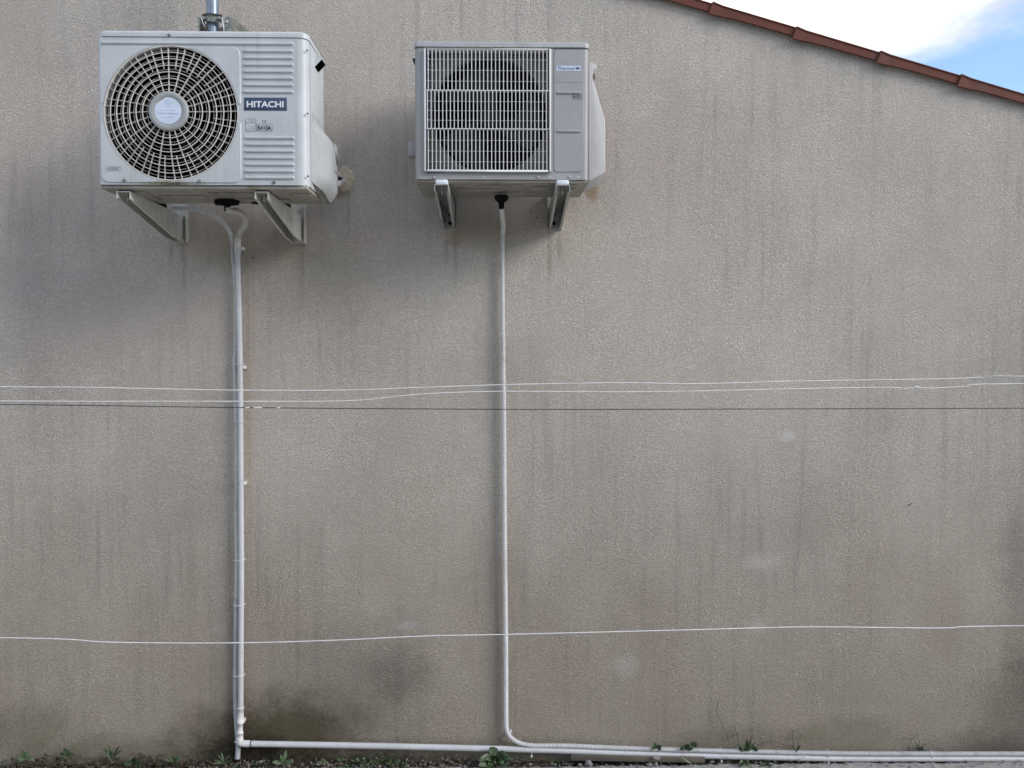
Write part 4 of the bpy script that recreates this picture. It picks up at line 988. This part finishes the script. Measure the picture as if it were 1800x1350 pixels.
plant('broadleaf_weed', 1322, 1320, .03, rl(6, .016, .024, .012, .018, 1.2, -.4, .2, .4), [GD, G], 'leafy tuft touching the grassy weed on its right side')
plant('creeping_weed', 1308, 1343, .06, rl(12, .018, .032, .012, .020, 1.55, -1.0, 0, .9), [GP, G, GP], 'leaf rosette below the foot pipe, right of the batten end')
plant('creeping_weed', 1345, 1346, .06, rl(9, .02, .032, .006, .010, 1.5, -.8, 0, .9), [GP, G], 'narrow-leaved weed right of the rosette below the foot pipe')
plant('grassy_weed', 1400, 1322, .04, rl(3, .025, .04, .005, .008, .9, -.3, .1, .3), [GD], 'small dark grass tuft over the hose at the pipe coupling', stems=2)
plant('grassy_weed', 1615, 1320, .015, rl(7, .014, .028, .006, .012, 1.4, -.2, .2, .4), [GD, GD, G], 'low dark tuft above the hose near the right edge', stems=3)
plant('broadleaf_weed', 45, 1336, .03, rl(6, .025, .04, .014, .02, 1.4, -.5, .1), [G, GP], 'leftmost green weed among the dead leaves')
plant('broadleaf_weed', 118, 1330, .03, rl(9, .02, .038, .010, .018, 1.3, -.4, .2), [G, G, GD], 'bright green weed leaning on the wall among the dead leaves', stems=3)
plant('grassy_weed', 196, 1335, .03, rl(6, .03, .05, .006, .012, .8, -.3, .2, .3), [GD, G], 'upright dark green weed in the middle of the dead leaves', stems=1)
plant('creeping_weed', 235, 1342, .045, rl(14, .015, .028, .009, .015, 1.5, -.8, .1), [GD, G, GD], 'dark green mat of small leaves among the dead leaves')
plant('broadleaf_weed', 305, 1340, .04, rl(7, .022, .036, .012, .018, 1.3, -.5, .1), [G, GP], 'green weed between the dead leaves and the drain pipe', stems=2)
plant('grassy_weed', 395, 1342, .05, rl(8, .02, .045, .004, .007, 1.4, -.6, .1, .6), [GP, GD], 'thin straggly weed just left of the conduit end')
plant('creeping_weed', 565, 1343, .055, rl(10, .012, .02, .009, .014, 1.5, -.8, .1), [M['dead2'], GP], 'greyish withered weed right of the pale seedling')
plant('creeping_weed', 975, 1341, .055, rl(6, .010, .018, .008, .012, 1.5, -.8, .1), [GD, G], 'tiny dark weed left of the batten')

def litter(name, n, x0, x1, size, mats, label, zmax, bias=1.0, ymin=-.07):
    q = MB()
    for i in range(n):
        x = random.uniform(x0, x1); A = P(x, 1338, 0); y = random.uniform(ymin, -.004)
        hgt = zmax(x)*(1-abs(y)/.09); z = random.uniform(-.012, max(.002, hgt))
        s_ = random.uniform(*size); a = random.uniform(0, 2*PI)
        leaf(q, (A.x, y, z), (math.cos(a), math.sin(a)*.6, random.uniform(-.5, .6)), s_, s_*random.uniform(.45, .8), random.uniform(-.4, .6), random.uniform(0, .7), 3, random.uniform(-1.2, 1.2))
    o = q.build(name, mats); return tag(o, label, 'leaf litter', kind='stuff')
hump = lambda x: .018 + .036*math.exp(-((x-110)/70)**2) + .034*math.exp(-((x-265)/60)**2) + .012*math.exp(-((x-200)/60)**2)
litter('dead_leaves', 620, 20, 400, (.010, .022), M['dead'], 'reddish brown dead leaves heaped along the left foot of the wall', hump)
litter('dry_litter', 700, 330, 860, (.006, .016), M['dead2'], 'pale dry litter along the foot of the wall under the pipe', lambda x: .022+.018*math.exp(-((x-760)/60)**2)+.016*math.exp(-((x-570)/30)**2))
litter('moss', 900, 0, 480, (.006, .014), M['leafd'], 'dark green ground cover between the dead leaves', lambda x: .020+.022*math.exp(-((x-235)/50)**2)+.012*math.exp(-((x-60)/40)**2))
litter('dark_litter', 620, 560, 1000, (.006, .013), M['dead'], 'dark crumbled leaves under the middle of the foot pipe', lambda x: .024)
litter('gravel_litter', 300, 860, 1800, (.004, .010), M['dead2'], 'scattered pale crumbs along the edge of the concrete', lambda x: .004, ymin=-.09)
litter('green_sprouts', 260, 590, 720, (.008, .017), G, 'low green sprouts between the dark crumbled leaves', lambda x: .030)
q = MB()
for i in range(230):
    px = random.choice((random.uniform(0, 410), random.uniform(430, 1000), random.uniform(1240, 1420)) if i % 3 else (random.uniform(20, 340),) ); A = P(px, 1338, 0); y = -random.uniform(.006, .05)
    l = random.uniform(.012, .045); a = random.uniform(-1.2, 1.2); b = random.uniform(-1.4, 1.4)
    p0 = Vector((A.x, y, -.004)); p1 = p0+Vector((math.sin(a)*l*.6, 0, math.cos(a)*l*.6)); p2 = p1+Vector((math.sin(b)*l*.6, -.004, math.cos(b)*l*.4))
    q.tube(catmull([p0, p1, p2], .01), [.0007]*len(catmull([p0, p1, p2], .01)), 4)
tag(q.build('straggly_grass', m_plain('dull_grass', (.12, .13, .06), .8, scale=30, col2=(.13, .10, .06))), 'thin straggly dry grass and stems tangled along the foot of the wall', 'grass', kind='stuff')
# pebbles/crumbs on the concrete edge
q = MB()
for i in range(900):
    x = random.uniform(-2.3, 2.4); y = EDGE(x)-random.uniform(-.006, .05); s_ = random.uniform(.0015, .005)*(1 if random.random() < .9 else 1.8); z = .007
    vs = [(x+random.uniform(.6, 1)*s_*c, y+random.uniform(.6, 1)*s_*e, z+s_*f*random.uniform(.5, .9)) for c, e, f in ((1, 0, 0), (0, 1, 0), (-1, 0, 0), (0, -1, 0), (0, 0, 1), (0, 0, -1))]
    q.add(vs, [(0, 1, 4), (1, 2, 4), (2, 3, 4), (3, 0, 4), (1, 0, 5), (2, 1, 5), (3, 2, 5), (0, 3, 5)])
tag(q.build('grit', M['stone']), 'fine grit along the edge of the concrete path', 'grit', kind='stuff')
# dry stems against the wall
def stemset(name, lines, label):
    A = P(lines[0][0][0], lines[0][0][1], .01); root = thing(name, A, label, 'dry stem', 'dry stems against the wall')
    for ln in lines:
        q = MB(); q.tube(catmull([P(x, y, .010) for x, y in ln], .01), .0011, 5); q.build('stem', M['twig'], root)
stemset('dry_stem', [[(1281, 1304), (1277, 1290), (1268, 1270), (1260, 1252), (1264, 1230)], [(1281, 1296), (1290, 1294), (1296, 1288)]], 'tallest thin dry stem leaning on the wall above the hose')
stemset('dry_stem', [[(1300, 1312), (1294, 1285), (1291, 1276)], [(1318, 1308), (1320, 1298), (1322, 1292)], [(1330, 1312), (1345, 1305), (1356, 1302), (1380, 1310), (1395, 1315)]], 'branching dry stems behind the grassy weed above the hose')
stemset('dry_stem', [[(1395, 1325), (1394, 1300), (1395, 1285), (1406, 1281)], [(1403, 1322), (1403, 1302), (1410, 1291)]], 'forked dry stems just right of the middle of the right half, above the pipe coupling')
stemset('dry_stem', [[(1606, 1320), (1601, 1302), (1598, 1299), (1584, 1297)], [(1598, 1300), (1606, 1297), (1613, 1291)], [(1608, 1337), (1605, 1321), (1592, 1336)], [(1610, 1320), (1609, 1304)]], 'Y-shaped dry stem on the wall near the right edge')
stemset('dry_stem', [[(78, 1336), (77, 1318), (76, 1306)], [(140, 1338), (134, 1322), (127, 1313)]], 'thin dry stems among the leftmost dead leaves')
stemset('dry_stem', [[(470, 1343), (492, 1335), (512, 1326), (540, 1324), (560, 1327)], [(430, 1338), (420, 1334), (402, 1331)]], 'long dry runner arching over the pale seedling')
# leaf lying on the board and the stray black sliver on the wall
q = MB(); A = P(1156, 1332, .06); leaf(q, A+Vector((-.02, 0, .002)), (1, 0, .0), .034, .018, .3); tag(q.build('fallen_leaf', M['stone'], origin=A), 'round grey dry leaf resting on the middle of the batten', 'leaf')
q = MB(); A = P(1198, 1331, .06); leaf(q, A, (1, -.2, -.55), .05, .007, .3); tag(q.build('grass_blade', GP, origin=A), 'pale grass blade lying across the right part of the batten', 'grass')
q = MB(); q.tube([P(1597, 889, .001), P(1600, 886, .012), P(1602, 884, .016)], .0016, 6); tag(q.build('nail', M['rubber'], origin=P(1597, 889, 0)), 'small bent black nail sticking out of the right part of the wall', 'nail')
q = MB(); A = P(444, 453.5, .0); disc(q, A.x, .001, A.z, .0028, .004, 8); tag(q.build('screw', M['rubber'], origin=A), 'small black screw head in the wall right of the pipe head', 'screw')
q = MB(); A = P(943, 382, 0); disc(q, A.x, .001, A.z, .0026, .004, 8); tag(q.build('screw', M['rubber'], origin=A), 'small black screw head in the wall under the smaller unit', 'screw')
